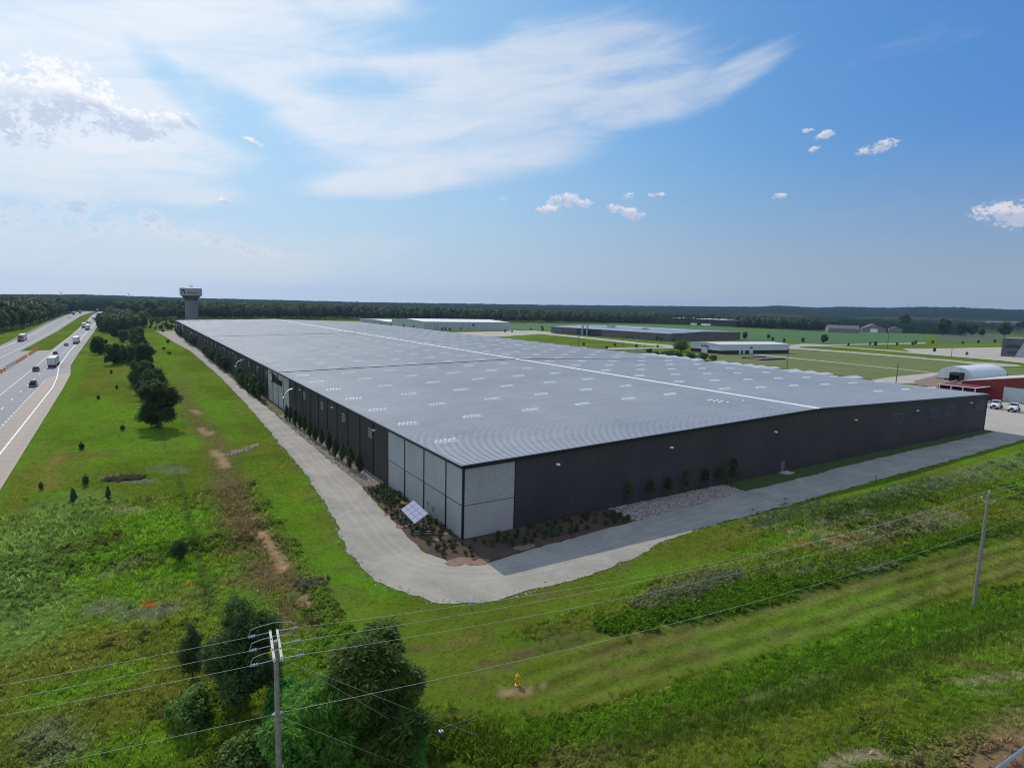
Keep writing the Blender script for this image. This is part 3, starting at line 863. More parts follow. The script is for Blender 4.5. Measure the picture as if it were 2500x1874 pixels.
# hills and the distant woods: one relief, rising to the skyline
def make_hills():
    sky = [(-900, 722), (0, 719), (200, 719), (450, 727), (900, 738), (1250, 743), (1600, 747), (1850, 749), (1900, 746), (2000, 751), (2060, 749), (2160, 752), (2240, 749), (2380, 752), (2500, 757), (2700, 757), (3400, 762)]
    az = np.linspace(R(-38), R(104), 1500)
    px = np.array([a for a, b in sky], float); py = np.array([b for a, b in sky], float)
    A_, E_ = [], []
    for a, b in zip(px, py):
        d = ray(a, b); A_.append(math.atan2(d[0], d[1])); E_.append(d[2]/math.hypot(d[0], d[1]))
    el = np.interp(az, A_, E_)
    r = np.concatenate([np.linspace(1380, 2600, 46), np.linspace(2640, 5200, 50), [5600, 6500, 8000]])
    RR, AZ = np.meshgrid(r, az); EL = np.interp(az, A_, E_)[:, None]+0*RR
    Zs = CAM[2]+4900*EL-16
    k = sst(RR, 2100, 4900)
    Xp = CAM[0]+RR*np.sin(AZ); Yp = CAM[1]+RR*np.cos(AZ)
    base = Zs*k**1.5
    base = np.where(RR > 5200, base-(RR-5200)*.03, base)
    wood = sst(fbm(Xp, Yp, 620, 3), .43, .47)
    az_p = np.degrees(AZ)
    wood = np.maximum(wood, 1-sst(az_p, 50, 58))            # solid forest except over on the right
    wood = np.maximum(wood, sst(RR, 3000, 3300))
    bump = wood*(5+16*fbm(Xp, Yp, 45, 4)+4*rng.random(Xp.shape))
    Z = base+bump-1.0
    Z[:, 0] = -8; 
    n, m = RR.shape
    idx = np.arange(n*m).reshape(n, m)
    F = np.stack([idx[:-1, :-1], idx[:-1, 1:], idx[1:, 1:], idx[1:, :-1]], -1).reshape(-1, 4)[:, ::-1]
    mtl, nt, b = new_mat('distant_cover')
    at = nt.nodes.new('ShaderNodeAttribute'); at.attribute_name = 'wood'
    pos = geo_pos(); nn = noise(pos, .05, 6, .75)
    cw = mixc(nn, (.007, .018, .009), (.016, .032, .013)); cf = mixc(noise(pos, .004, 3), (.05, .085, .03), (.11, .11, .05))
    nt.links.new(mixc(X(at.outputs['Fac']), cf, cw).s, b.inputs['Base Color'])
    b.inputs['Roughness'].default_value = 1; b.inputs['Specular IOR Level'].default_value = 0
    me = np_mesh('hills', np.stack([Xp, Yp, Z], -1).reshape(-1, 3), F, mtl)
    ca = me.attributes.new('wood', 'FLOAT', 'POINT'); ca.data.foreach_set('value', wood.astype(np.float32).ravel())
    struct(link('hills', me))


make_hills()


# ------------------------------------------------------------------ the big warehouse
W, L, EH, RX, RISE = 171.8, 560.0, 10.45, 84.7, 1.91


def roofz(x): return EH+RISE*x/RX if x < RX else EH+RISE*(W-x)/(W-RX)


def build_warehouse():
    wh = thing('warehouse', 'vast charcoal metal warehouse with a ribbed grey roof filling the middle of the view', 'warehouse')
    # roof: six ribbed sections between the ridge and the expansion joints
    pitch = .61
    joints = [0.0, 116.5, 300.0, L]
    for sec in range(3):
        for side in (0, 1):
            y0, y1 = joints[sec]+(.25 if sec else -.15), joints[sec+1]-(.25 if sec < 2 else -.15)
            if side == 0: xa, xb = -.46, RX-.35
            else: xa, xb = RX+.35, W+.28
            za, zb = roofz(xa), roofz(xb)
            prof = [(y0, 0.0)]
            y = y0+.12
            while y+pitch < y1:
                prof += [(y, 0), (y+.03, .17), (y+.20, .17), (y+.34, 0)]
                y += pitch
            prof.append((y1, 0.0))
            P_ = np.array(prof); n = len(P_)
            V = np.concatenate([np.c_[np.full(n, xa), P_[:, 0], za+P_[:, 1]], np.c_[np.full(n, xb), P_[:, 0], zb+P_[:, 1]]])
            i = np.arange(n-1)
            F = np.stack([i, i+n, i+n+1, i+1], -1)
            link('roof_panel', np_mesh('roof_panel', V, F, M_ROOF), wh)
    mb = MB(); zr = EH+RISE
    mb.prism([(RX-.75, zr-.02), (RX-.5, zr+.16), (RX, zr+.26), (RX+.5, zr+.16), (RX+.75, zr-.02)], -.35, L+.2, axis='y')
    mb.build('ridge_cap', M_WHITE, wh)
    for yj, ml, mr in ((116.5, M_TRIM, M_TRIM), (300, M_TRIM, M_WHITEROOF)):
        for (xa, xb, mt) in ((-.3, RX-.76, ml), (RX+.76, W+.3, mr)):
            mb = MB(); a, b_ = roofz(xa), roofz(xb)
            mb.add([(xa, yj-.3, a-.05), (xb, yj-.3, b_-.05), (xb, yj+.3, b_-.05), (xa, yj+.3, a-.05), (xa, yj-.2, a+.24), (xb, yj-.2, b_+.24), (xb, yj+.2, b_+.24), (xa, yj+.2, a+.24)],
                   [(0, 3, 2, 1), (4, 5, 6, 7), (0, 1, 5, 4), (1, 2, 6, 5), (2, 3, 7, 6), (3, 0, 4, 7)])
            mb.build('expansion_joint', mt, wh)
    # skylights
    mb = MB()
    mb.box(-1.9, 1.9, -.55, .55, 0.0, .14)
    for k in range(5):
        cx = -1.52+k*.76
        rings = [(.37, .14), (.34, .27), (.24, .38), (.08, .43)]
        seg = 8
        v = []; f = []
        for r_, z_ in rings: v += [(cx+r_*math.cos(2*PI*j/seg+PI/8), 1.3*r_*math.sin(2*PI*j/seg+PI/8), z_) for j in range(seg)]
        for a in range(3): f += [(a*seg+j, a*seg+(j+1) % seg, (a+1)*seg+(j+1) % seg, (a+1)*seg+j) for j in range(seg)]
        f.append(tuple(range(3*seg, 4*seg)))
        mb.add(v, f, 1)
    sk = mb.mesh('skylight', [M_WHITE, M_SKYL])
    xl = [3.9, 17.0, 30.5, 44.0, 57.6, 70.9]; xr = [90.9, 106.1, 121.4, 137.0, 152.6, 169.0]
    spots = []
    for j in range(36):
        y = 13.3+15.22*j
        if y > L-4: break
        for i, x in enumerate(xl+xr):
            if j == 0 and i not in (0, 9, 10, 11): continue
            if j == 1 and i == 5 and False: continue
            spots.append((x, y))
    spots.sort(key=lambda p: math.hypot(p[0]-CAM[0], p[1]-CAM[1]))
    sl_ = math.atan(RISE/RX)
    for x, y in spots[:300]:
        o = link('skylight', sk, wh, (x, y, roofz(x)+.07)); o.rotation_euler = (0, -sl_ if x < RX else sl_, 0)
    V0 = np.array([tuple(v.co) for v in sk.vertices]); Vs = []; fs = []; ms = []
    faces = [tuple(p.vertices) for p in sk.polygons]; fm_ = [p.material_index for p in sk.polygons]
    bigv = []; bigf = []; bigm = []
    for x, y in spots[300:]:
        k = len(bigv); bigv += [(x+a, y+b, roofz(x)+.07+c) for a, b, c in V0]
        bigf += [tuple(i+k for i in f) for f in faces]; bigm += fm_
    me = bpy.data.meshes.new('far_skylights'); me.from_pydata(bigv, [], bigf)
    me.materials.append(M_WHITE); me.materials.append(M_SKYL); me.polygons.foreach_set('material_index', bigm)
    o = link('far_skylights', me, wh); o['kind'] = 'stuff'
    # small round vents by the front of the ridge
    vt = MB(); vt.lathe([(.18, 0), (.18, .3), (.34, .32), (.34, .46), (.05, .55)], 10); vt = vt.mesh('roof_vent', M_WHITE)
    for x, y in ((71.0, 17.2), (72.4, 17.6), (72.5, 16.2), (72.6, 15.0), (71.0, 15.8), (70.9, 14.3), (72.4, 13.4), (77.3, 13.0)):
        link('roof_vent', vt, wh, (x, y, roofz(x)))
    # left wall: bays between thin dark pilasters
    b1, bay = 5.15, 7.62
    edges = [0.0]+[b1+bay*i for i in range(73)]
    edges = [e for e in edges if e < L-1]+[L]
    ribs = {}
    def corr(w, z0, z1, horizontal, name, mat, step, dep):
        key = (round(w, 2), z0, z1, horizontal)
        if key in ribs: return ribs[key]
        prof = []; a0, a1 = (z0, z1) if horizontal else (0.0, w)
        a = a0
        while a+step <= a1+1e-6:
            prof += [(a, 0.0), (a+step*.38, 0.0), (a+step*.42, dep), (a+step*.80, dep)]
            a += step
        prof.append((a1, 0.0))
        P_ = np.array(prof); n = len(P_)
        # wall runs along +y, outward is -x
        if horizontal:
            V = np.concatenate([np.c_[-P_[:, 1], np.zeros(n), P_[:, 0]], np.c_[-P_[:, 1], np.full(n, w), P_[:, 0]]])
        else:
            V = np.concatenate([np.c_[-P_[:, 1], P_[:, 0], np.full(n, z0)], np.c_[-P_[:, 1], P_[:, 0], np.full(n, z1)]])
        i = np.arange(n-1)
        ribs[key] = np_mesh(name, V, np.stack([i, i+1, i+n+1, i+n], -1), mat)
        return ribs[key]
    for i in range(len(edges)-1):
        a, b_ = edges[i]+.13, edges[i+1]-.13
        mid = (a+b_)/2
        light = mid < 28 or 104.5 < mid < 134.5 or mid > L-8 or 480 < mid < 494
        if light:
            up = corr(b_-a, 4.75, EH-.25, mid < 60, 'upper_wall_panel_mesh', M_LIGHTPANEL, .29 if mid < 60 else .6, .11)
            link('upper_wall_panel', up, wh, (0, a, 0))
            m2 = MB(); m2.box(-.03, .06, 0, b_-a, .02, 4.70); m2.build('lower_wall_panel', M_GREYPANEL, wh).location = (0, a, 0)
            m3 = MB(); m3.box(-.05, .05, 0, b_-a, 4.70, 4.75); m3.build('panel_seam', M_TRIM, wh).location = (0, a, 0)
        else:
            w = b_-a
            link('wall_panel', corr(w, .02, EH-.25, False, 'wall_panel', M_DARK, .34, .035), wh, (0, a, 0))
    pil = MB(); pil.box(-.14, .06, -.12, .12, 0, EH-.2); pil = pil.mesh('pilaster', M_TRIM)
    for e in edges[1:-1]: link('pilaster', pil, wh, (0, e, 0))
    for p in ((0.0, 0.0), (0.0, L), (W, 0.0), (W, L)):
        m = MB(); m.box(p[0]-.14, p[0]+.14, p[1]-.14, p[1]+.14, 0, EH-.2); m.build('corner_post', M_TRIM, wh)
    # windows, lamps of the left wall
    fr = MB(); fr.box(-.12, -.03, -.95, .95, 6.85, 8.65, 0); fr = fr.mesh('window', M_STEEL)
    pn = MB(); pn.box(-.15, -.121, -.82, -.06, 6.97, 8.53); pn.box(-.15, -.121, .06, .82, 6.97, 8.53); pn = pn.mesh('pane', M_WINDOW)
    for k in range(60):
        y = 37.1+16.65*k*1.0
        if y > L-10: break
        if 103 < y < 135: continue
        o = link('window', fr, wh, (0, y, 0)); link('pane', pn, o)
    lp = MB(); lp.box(-.5, -.04, -.16, .16, -.12, .16); lp = lp.mesh('wall_lamp', M_WHITE)
    for y in (34.6, 61.6, 91.0, 150, 180, 210, 240): link('wall_lamp', lp, wh, (0, y, 8.75))
    # curved gooseneck sign lamps on the left wall
    for y in (98.5, 184.5, 392, 520):
        m = MB(); pts = []
        for k in range(9):
            t = k/8*PI*.52
            pts.append((-2.7+2.7*(1-math.cos(t)), 5.7+2.5*math.sin(t)))
        prof = [(a, b) for a, b in pts]+[(a+.05, b-.12) for a, b in reversed(pts)]
        m.prism(prof, y-.5, y+.5, axis='y'); m.build('curved_arm', M_STEEL, wh)
        m = MB(); m.tube([(-2.7, y-.7, 5.6), (-2.7, y+.7, 5.6)], .33, 8); m.build('lamp_head', M_LIGHTPANEL, wh)
    # front wall (gable): ribbed dark siding, light corner bay
    def gable(xa, xb, z0, name, mat, step=.34, dep=.05, yy=0.0, sgn=-1):
        xs = []; a = xa
        while a+step <= xb: xs += [(a, 0), (a+step*.4, 0), (a+step*.5, dep), (a+step*.9, dep)]; a += step
        xs.append((xb, 0)); n = len(xs)
        V = [(x, yy+sgn*d, z0) for x, d in xs]+[(x, yy+sgn*d, roofz(x)-.12) for x, d in xs]
        i = np.arange(n-1)
        return link(name, np_mesh(name, V, np.stack([i, i+1, i+n+1, i+n], -1) if sgn < 0 else np.stack([i+1, i, i+n, i+n+1], -1), mat), wh)
    gable(8.4, RX, .02, 'front_wall', M_DARK); gable(RX, W-.14, .02, 'front_wall', M_DARK)
    gable(.14, W-.14, .02, 'back_wall', M_DARK, 2.0, .05, L, 1)
    m = MB(); m.box(W-.06, W+.04, .14, L-.14, 0, EH-.2); m.build('side_wall', M_DARK, wh)
    # front light panel
    prof = []; a = 4.75
    while a+.30 < roofz(4)-.2: prof += [(a, 0), (a+.11, 0), (a+.12, .11), (a+.24, .11)]; a += .30
    prof.append((roofz(0)-.2, 0)); n = len(prof)
    V = [(.15, -d, z) for z, d in prof]+[(8.3, -d, z) for z, d in prof]; i = np.arange(n-1)
    link('upper_wall_panel', np_mesh('front_upper_panel', V, np.stack([i, i+n, i+n+1, i+1], -1), M_LIGHTPANEL), wh)
    m = MB(); m.box(.15, 8.3, -.04, .05, .02, 4.70); m.build('lower_wall_panel', M_GREYPANEL, wh)
    m = MB(); m.box(8.3, 8.42, -.10, .05, 0, EH-.15); m.build('pilaster', M_TRIM, wh)
    m = MB(); m.add([(.14, -.02, EH-.25), (8.42, -.02, EH-.25), (8.42, -.02, roofz(8.4)-.1), (.14, -.02, roofz(0)-.1)], [(0, 1, 2, 3)]); m.build('panel_head', M_TRIM, wh)
    # eave and rake trims
    m = MB()
    for xa, xb in ((-.34, RX), (RX, W+.34)):
        a, b_ = roofz(xa), roofz(xb)
        m.add([(xa, -.36, a-.42), (xb, -.36, b_-.42), (xb, -.36, b_+.10), (xa, -.36, a+.10), (xa, -.17, a-.42), (xb, -.17, b_-.42), (xb, -.17, b_+.10), (xa, -.17, a+.10)],
              [(0, 1, 2, 3), (3, 2, 6, 7), (0, 4, 5, 1), (7, 6, 5, 4), (0, 3, 7, 4), (1, 5, 6, 2)])
    m.build('rake_trim', M_TRIM, wh)
    m = MB(); m.box(-.40, -.16, -.16, L+.2, EH-.36, EH-.06); m.build('gutter', M_TRIM, wh)
    m = MB(); m.box(W+.16, W+.40, -.16, L+.2, EH-.36, EH-.06); m.build('gutter', M_TRIM, wh)
    # front windows and lamps
    for x in (119.6, 138.9, 148.0, 167.0):
        m = MB()
        for (a, b_, c, d) in ((x-2.7, x+2.7, 8.55, 8.7), (x-2.7, x+2.7, 6.3, 6.45), (x-2.7, x-2.58, 6.45, 8.55), (x+2.58, x+2.7, 6.45, 8.55)): m.box(a, b_, -.14, -.055, c, d)
        o = m.build('window', M_OFFICE, wh)
        for s in (-1, 1):
            m = MB(); m.box(x+s*1.29-1.24, x+s*1.29+1.24, -.10, -.055, 6.46, 8.54); m.build('pane', pm('dull_pane', (.045, .058, .080), (.035, .047, .066), .5, .6, spec=.15), o)
    lf = MB(); lf.box(-.24, .24, -.55, -.05, -.10, .16, taper=(1, .8)); lf = lf.mesh('wall_lamp', M_WHITE)
    for x in (15.9, 40.3, 69.9, 99.8, 128.9, 160.3): link('wall_lamp', lf, wh, (x, 0, 8.75))
    m = MB(); m.box(73.0, 74.2, -.11, -.055, .06, 2.3); d = m.build('door', M_OFFICE, wh)
    m = MB(); m.box(74.0, 74.1, -.16, -.112, 1.05, 1.2); m.build('handle', M_STEEL, d)
    m = MB(); m.box(72.4, 75.2, -1.9, -.08, 0.0, .16); m.build('door_stoop', M_CONC, wh)
    # hose cabinet and meter by the louvred corner
    m = MB(); m.box(-.22, -.05, 11.2, 11.5, 1.6, 2.1); m.build('meter_box', M_STEEL, wh)
    m = MB(); m.box(-.22, -.05, 9.2, 9.5, 1.2, 1.8); m.build('meter_box', M_STEEL, wh)
    # sign: emblem of nested arcs in a dark tile, then the word
    m = MB(); m.box(-.34, -.10, 125.9, 129.2, 6.3, 9.5); sg = m.build('sign_emblem', M_TRIM, wh)
    m = MB()
    for r_ in (.5, .95, 1.4):
        pts = [(-.38, 127.0+r_*math.cos(t), 7.9+r_*math.sin(t)) for t in np.linspace(R(-70), R(70), 9)]
        m.tube(pts, .09, 5)
    m.build('emblem_arcs', M_WHITE, sg)
    lettering('sign_lettering', 'Dickson', 3.7, M_TRIM, wh, Matrix(((0, 0, -1, -.24), (-1, 0, 0, 125.2), (0, 1, 0, 6.7), (0, 0, 0, 1))), .12)
    return wh


wh = build_warehouse()
# dock canopies beyond the far eave
m = MB()
m.prism([(0, 0), (0, .5), (2.65, 1.05), (5.3, .5), (5.3, 0)], 0, 15, axis='x')
canopy_roof = m.mesh('canopy_roof', pm('canopy_sheet', (.46, .48, .50), (.40, .42, .45), .6, .6))
m = MB(); m.box(14.6, 15, 0, .3, -9.3, -.02); m.box(14.6, 15, 5.0, 5.3, -9.3, -.02); canopy_leg = m.mesh('post', M_RED)
can0 = None
ys = [148, 141, 134, 127, 119, 105.5, 98.5, 91.5, 86, 80, 70.5, 64, 58, 47]
for k, y in enumerate(ys):
    loc = (172.6, y-4, 9.15); lab = 'white gabled dock canopy beyond the long right eave, number '+('one two three four five six seven eight nine ten eleven twelve thirteen fourteen'.split()[13-k])+' from the front corner'
    if can0 is None:
        can0 = thing('dock_canopy', lab, 'dock canopy', loc, 0, 'dock canopies along the far eave')
        link('canopy_roof', canopy_roof, can0); link('post', canopy_leg, can0)
    else: copy_tree(can0, loc, 0, lab)

# ------------------------------------------------------------------ water tower
t = thing('water_tower', 'grey water tower with a broad tank behind the far end of the warehouse', 'water tower', (23.5, 690, 0))
m = MB(); m.lathe([(7.4, 0), (6.6, 6), (6.4, 27.5), (6.9, 27.6), (6.9, 28.6), (6.2, 28.7)], 28); m.build('column', M_TOWER, t)
m = MB(); m.lathe([(6.2, 28.6), (8.6, 32.0), (10.8, 33.9)], 28); m.build('bowl', pm('tower_paint_dark', (.10, .10, .11), None, .1, .7), t)
m = MB(); m.lathe([(11.8, 33.5), (11.0, 34.0), (11.1, 41.0), (10.6, 41.8), (7, 42.5), (.5, 43.0)], 32); tank = m.build('tank', pm('tank_paint', (.31, .315, .33), (.27, .275, .29), .1, .6), t)
m = MB(); m.box(-1.2, -.2, -1, 0, 43.2, 44.6); m.box(.3, 2.3, -.8, .2, 43.1, 44.2); m.lathe([(1.6, 43.3), (1.6, 43.6)], 10); m.build('roof_hatch', M_STEEL, t)
vdir = math.atan2(CAM[1]-690, CAM[0]-21)
def onring(az, z, rad=11.2): return (rad*math.cos(az), rad*math.sin(az), z)
m = MB()
for k, (a0, a1) in enumerate(((-.95, -.85), (-.66, -.56))):
    aa = [vdir+a for a in np.linspace(a0, a1, 4)]
    for p, q in zip(aa[:-1], aa[1:]): m.add([onring(p, 35), onring(q, 35), onring(q, 39.5), onring(p, 39.5)], [(0, 1, 2, 3)])
aa = [vdir+a for a in np.linspace(-.86, -.6, 6)]
for p, q in zip(aa[:-1], aa[1:]): m.add([onring(p, 38.2), onring(q, 38.2), onring(q, 39.7), onring(p, 39.7)], [(0, 1, 2, 3)])
m.build('emblem', M_TRIM, t)
rt_ = np.array([-math.sin(vdir), math.cos(vdir), 0]); nrm = np.array([math.cos(vdir), math.sin(vdir), 0])
p0 = nrm*11.4-rt_*4.2
lettering('tower_lettering', 'Dickson', 3.4, M_TRIM, t, Matrix(((rt_[0], 0, nrm[0], p0[0]), (rt_[1], 0, nrm[1], p0[1]), (0, 1, 0, 35.8), (0, 0, 0, 1))), .05)


# ------------------------------------------------------------------ other buildings
def gable_building(root, W_, L_, eave, rise, mwall, mroof, ridge_axis='x', base=None, base_h=0.0, over=.4):
    """box with walls 0..W_ (x) and 0..L_ (y); four wall parts, two roof parts"""
    if base_h:
        m = MB(); m.box(.02, W_-.02, .02, L_-.02, 0, base_h); m.build('base_course', base, root)
    z0 = base_h
    m = MB(); m.box(0, W_, -.05, .05, z0, eave)
    if ridge_axis == 'y': m.prism([(0, eave), (W_, eave), (W_/2, eave+rise)], -.05, .05, axis='y')
    m.build('wall', mwall, root)
    m = MB(); m.box(0, W_, L_-.05, L_+.05, z0, eave)
    if ridge_axis == 'y': m.prism([(0, eave), (W_, eave), (W_/2, eave+rise)], L_-.05, L_+.05, axis='y')
    m.build('wall', mwall, root)
    for x in (0, W_):
        m = MB(); m.box(x-.05, x+.05, .06, L_-.06, z0, eave)
        if ridge_axis == 'x': m.prism([(.06, eave), (L_-.06, eave), (L_/2, eave+rise)], x-.05, x+.05, axis='x')
        m.build('wall', mwall, root)
    t = .3
    for s in (0, 1):
        m = MB()
        if ridge_axis == 'x':
            pr = [(-over, eave+.02), (L_/2, eave+rise+.05), (L_/2, eave+rise+.05+t), (-over, eave+.02+t)]
            if s: pr = [(L_-a, b) for a, b in pr]
            m.prism(pr, -over, W_+over, axis='x')
        else:
            pr = [(-over, eave+.02), (W_/2, eave+rise+.05), (W_/2, eave+rise+.05+t), (-over, eave+.02+t)]
            if s: pr = [(W_-a, b) for a, b in pr]
            m.prism(pr, -over, L_+over, axis='y')
        m.build('roof', mroof, root)


# big white warehouse beyond the roof
b = thing('white_warehouse', 'large pale grey-white warehouse with a white roof standing beyond the big roof, by the wood', 'warehouse', (262, 594, 0))
gable_building(b, 122, 104, 10.0, 2.0, pm('pale_siding', (.40, .42, .46), (.36, .38, .42), .2, .6), M_WHITEROOF, 'x')
for x in (14, 18, 53, 62):
    m = MB(); m.box(x-.4, x+.4, -.5, -.06, 0, 9.4); m.build('downpipe', M_STEEL, b)
m = MB(); m.box(66, 69.5, -.2, -.06, 5.2, 8.2); m.build('wall_vent', M_OFFICE, b)
for y, x in ((28, 2), (60, 2)):
    m = MB(); m.box(-.3, -.06, y, y+4, 0, 4.2); m.build('dock_door', M_TRIM, b)
b = thing('white_shed', 'long low white-roofed shed on the left of the pale warehouse by the wood', 'shed', (264, 716, 0))
gable_building(b, 60, 120, 5.4, 1.3, pm('pale_siding', (0, 0, 0)), M_WHITEROOF, 'x', M_OFFICE, 2.2)
m = MB(); m.box(20, 26, -.3, -.06, 3.6, 5.2); m.build('wall_vent', M_TRIM, b)

# long taupe office and works
b = thing('office_building', 'long low taupe works building with dark glazed entrance and grey metal roof across the road', 'office building', (432, 360, 0))
rz = math.atan2(383-360, 577-435)
b.rotation_euler = (0, 0, math.atan2(23, 142))
LW, WW = 173, 144
m = MB(); m.box(0, WW, 0, .3, 0, 8.6); m.build('wall', M_OFFICE, b)
for (y0, y1) in ((0.31, 92), (130, LW)):
    m = MB(); m.box(-.1, .3, y0, y1, 0, 7.6); m.build('wall', M_OFFICE, b)
m = MB(); m.box(.31, WW, LW-.3, LW, 0, 7.6); m.build('wall', M_OFFICE, b)
m = MB(); m.box(WW-.3, WW, .31, LW-.31, 0, 8.2); m.build('wall', M_OFFICE, b)
for (y0, y1) in ((92.2, 104), (104.4, 111), (112.5, 118), (118.3, 129.8)):
    m = MB(); m.box(.4, .8, y0, y1, 0, 7.4); m.build('glazing', M_GLASS, b)
for y in (110.9, 118.2):
    m = MB(); m.box(-3.2, -1.4, y, y+1.5, 0, 11.5); m.build('portal_column', M_STEEL, b)
m = MB(); m.box(-3.4, 1.2, 110.6, 120.0, 11.5, 12.4); m.build('portal_canopy', M_STEEL, b)
M_OROOF = pm('blue_grey_roof', (.30, .32, .37), (.26, .28, .33), .1, .45, .4)
m = MB(); m.prism([(-.6, 7.65), (60, 9.4), (60, 9.7), (-.6, 7.95)], -.5, LW+.5, axis='y'); m.build('roof', M_OROOF, b)
m = MB(); m.prism([(60.05, 9.4), (WW+.5, 8.3), (WW+.5, 8.6), (60.05, 9.7)], -.5, LW+.5, axis='y'); m.build('roof', M_OROOF, b)
m = MB(); m.box(42, 44.5, 6, LW-30, 9.3, 10.3); m.build('roof_monitor', M_WHITEROOF, b)
m = MB(); m.box(38, 46, 108, 116, 9.3, 11.6); m.box(40, 46, 60, 66, 9.3, 11.2); m.build('roof_unit', M_STEEL, b)
for y in (150, 143, 137, 48, 55, 40):
    m = MB(); m.box(-.25, -.11, y, y+1.6, 1, 4); m.build('window', M_GLASS, b)
for x in (10, 17, 62, 118):
    m = MB(); m.box(x, x+5, -.2, -.01, 5.2, 6.4); m.build('window', M_GLASS, b)
# white and dark building with the sign
b = thing('white_workshop', 'white-topped workshop with a dark base and black lettering over its entrance, right of centre', 'workshop', (338, 225, 0))
b.rotation_euler = (0, 0, math.atan2(217-225, 413-338))
M_WS = pm('workshop_white', (.50, .54, .59), (.45, .49, .54), .3, .5)
gable_building(b, 76, 31, 7.0, .9, M_WS, pm('pinkish_white_roof', (.60, .58, .58), (.55, .53, .53), .1, .6), 'x', M_TRIM, 2.7, .25)
for x, w in ((20, 1.8), (24, 1.8), (31, 3.4)):
    m = MB(); m.box(x, x+w, -.5, -.06, 0, 3.1); m.build('door', M_WS, b)
m = MB(); m.box(-.6, -.06, 12, 18.5, 0, 4.4); m.build('entrance_panel', M_WS, b)
lettering('workshop_lettering', 'modbur', 2.6, M_TRIM, b, Matrix(((0, 0, -1, -.3), (-1, 0, 0, 19.4), (0, 1, 0, 4.6), (0, 0, 0, 1))), .08)
m = MB(); m.box(31.2, 34.2, -.16, -.06, 4.2, 5.4); m.build('sign_plate', M_TRIM, b)
# concrete slab frame in the lawn
t = thing('slab_frame', 'flat rectangular frame of low concrete and timber on the lawn before the white workshop', 'slab', (322, 178, .05))
m = MB(); m.box(0, 27, 0, .8, 0, .9); m.box(0, 27, 15, 15.8, 0, .9); m.build('edge_beam', M_TRIM, t)
m = MB(); m.box(1, 26, .9, 14.9, 0, .35); m.build('slab', M_OFFICE, t)

# dark far building with white roof plant
b = thing('dark_depot', 'dark depot with white roof ridge far off against the wood, right of centre', 'depot', (1045, 745, 0))
m = MB(); m.box(0, 60, 0, 180, 0, 13.5); m.build('wall', pm('depot_wall', (.035, .04, .055), None, .1, .7), b)
m = MB(); m.box(-1, 61, -1, 181, 13.52, 14.2); m.box(20, 30, 0, 90, 14.2, 15.6); m.build('roof', M_WHITEROOF, b)
for y in (120, 150): m = MB(); m.lathe([(1.4, 14), (1.4, 16)], 8, (10, y)); m.build('roof_vent', M_WHITE, b)
for k, (x, y, l, h_) in enumerate(((1003, 904, 36, 3.6), (1000, 810, 24, 3.8), (995, 770, 34, 4.2))):
    t = thing('parked_trailer', ['white trailer alone in the green field left of the dark depot', 'small white trailer before the dark depot wall', 'longer white tank trailer before the dark depot, right of the small one'][k], 'trailer', (x, y, 0), R(100))
    m = MB(); m.box(0, l*.6, -1.6, 1.6, 1.2, 1.2+h_); m.build('body', M_WHITE, t)
    m = MB()
    for q in (2, 4, l*.5): m.wheel(0, 0, 0, .1, .1)
    m = MB(); m.box(1, 5, -1.4, 1.4, 0, 1.1); m.box(l*.6-4, l*.6-1, -1.4, 1.4, 0, 1.1); m.build('wheels', M_BLACK, t)

# farm buildings
def barn(name, label, pxl, pyl, w, l, e, rise, mw, mr, ax='x', rzd=20, cat='barn'):
    p = G(pxl, pyl)
    b = thing(name, label, cat, (p[0], p[1], 0), R(rzd))
    gable_building(b, w, l, e, rise, mw, mr, ax)
    return b


M_BARN = pm('barn_siding', (.19, .17, .18), (.16, .14, .15), .1, .7)
M_BROOF = pm('barn_roof', (.14, .12, .14), (.11, .1, .12), .1, .7)
barn('farmhouse', 'pale farmhouse with hipped grey roof half hidden in the dark tree clump', 2022, 811, 50, 30, 7, 6, M_BARN, M_BROOF, 'x', -50, 'house')
bb = barn('barn', 'long grey barn with a white door between the tree clump and the round tree', 2104, 810, 40, 90, 7, 8, M_BARN, M_BROOF, 'y', -60)
m = MB(); m.box(14, 26, -.6, -.08, 0, 6.5); m.build('door', M_WHITE, bb)
barn('shed', 'small grey gabled shed at the right end of the long barn', 2170, 812, 22, 24, 7, 5, M_BARN, M_BROOF, 'y', -60, 'shed')
barn('brick_school', 'long red brick building on the far right edge beyond the trees', 2413, 801, 260, 60, 20, 4, M_BRICK, M_OFFICE, 'x', -55, 'building')
barn('farm_shed', 'low cream shed with a white roof before the red brick building', 2392, 812, 90, 30, 9, 2, pm('cream_wall', (.20, .20, .14), None, .1, .8), M_WHITEROOF, 'x', -60, 'shed')

# modern grey and white building, right edge
b = thing('modern_block', 'dark grey block with slanted black glazing and a white wing at the right edge', 'building', (600, 128, 0), 0, None, (1, .82, .98))
M_MOD = pm('modern_grey', (.095, .095, .11), None, .1, .6)
m = MB(); m.box(0, 40, 3, 12, 0, 16); m.build('wall', M_MOD, b)
m = MB(); m.prism([(-6.5, 16), (2.95, 16), (2.95, 0), (1, 0)], 0, 40, axis='x'); m.build('slanted_wall', M_MOD, b)
m = MB(); m.prism([(-9, 16), (-6.7, 15.6), (.8, 0), (-9, 0)], .6, 39, axis='x'); m.build('pale_panel', M_LIGHTPANEL, b)
m = MB(); m.box(1.2, 41, -90, -9.1, 0, 16); m.build('white_wing', pm('wing_white', (.52, .55, .56), None, .1, .5), b)
m = MB(); m.box(.5, 42, -91, -9.2, 16.02, 17); m.build('roof', M_WHITEROOF, b)
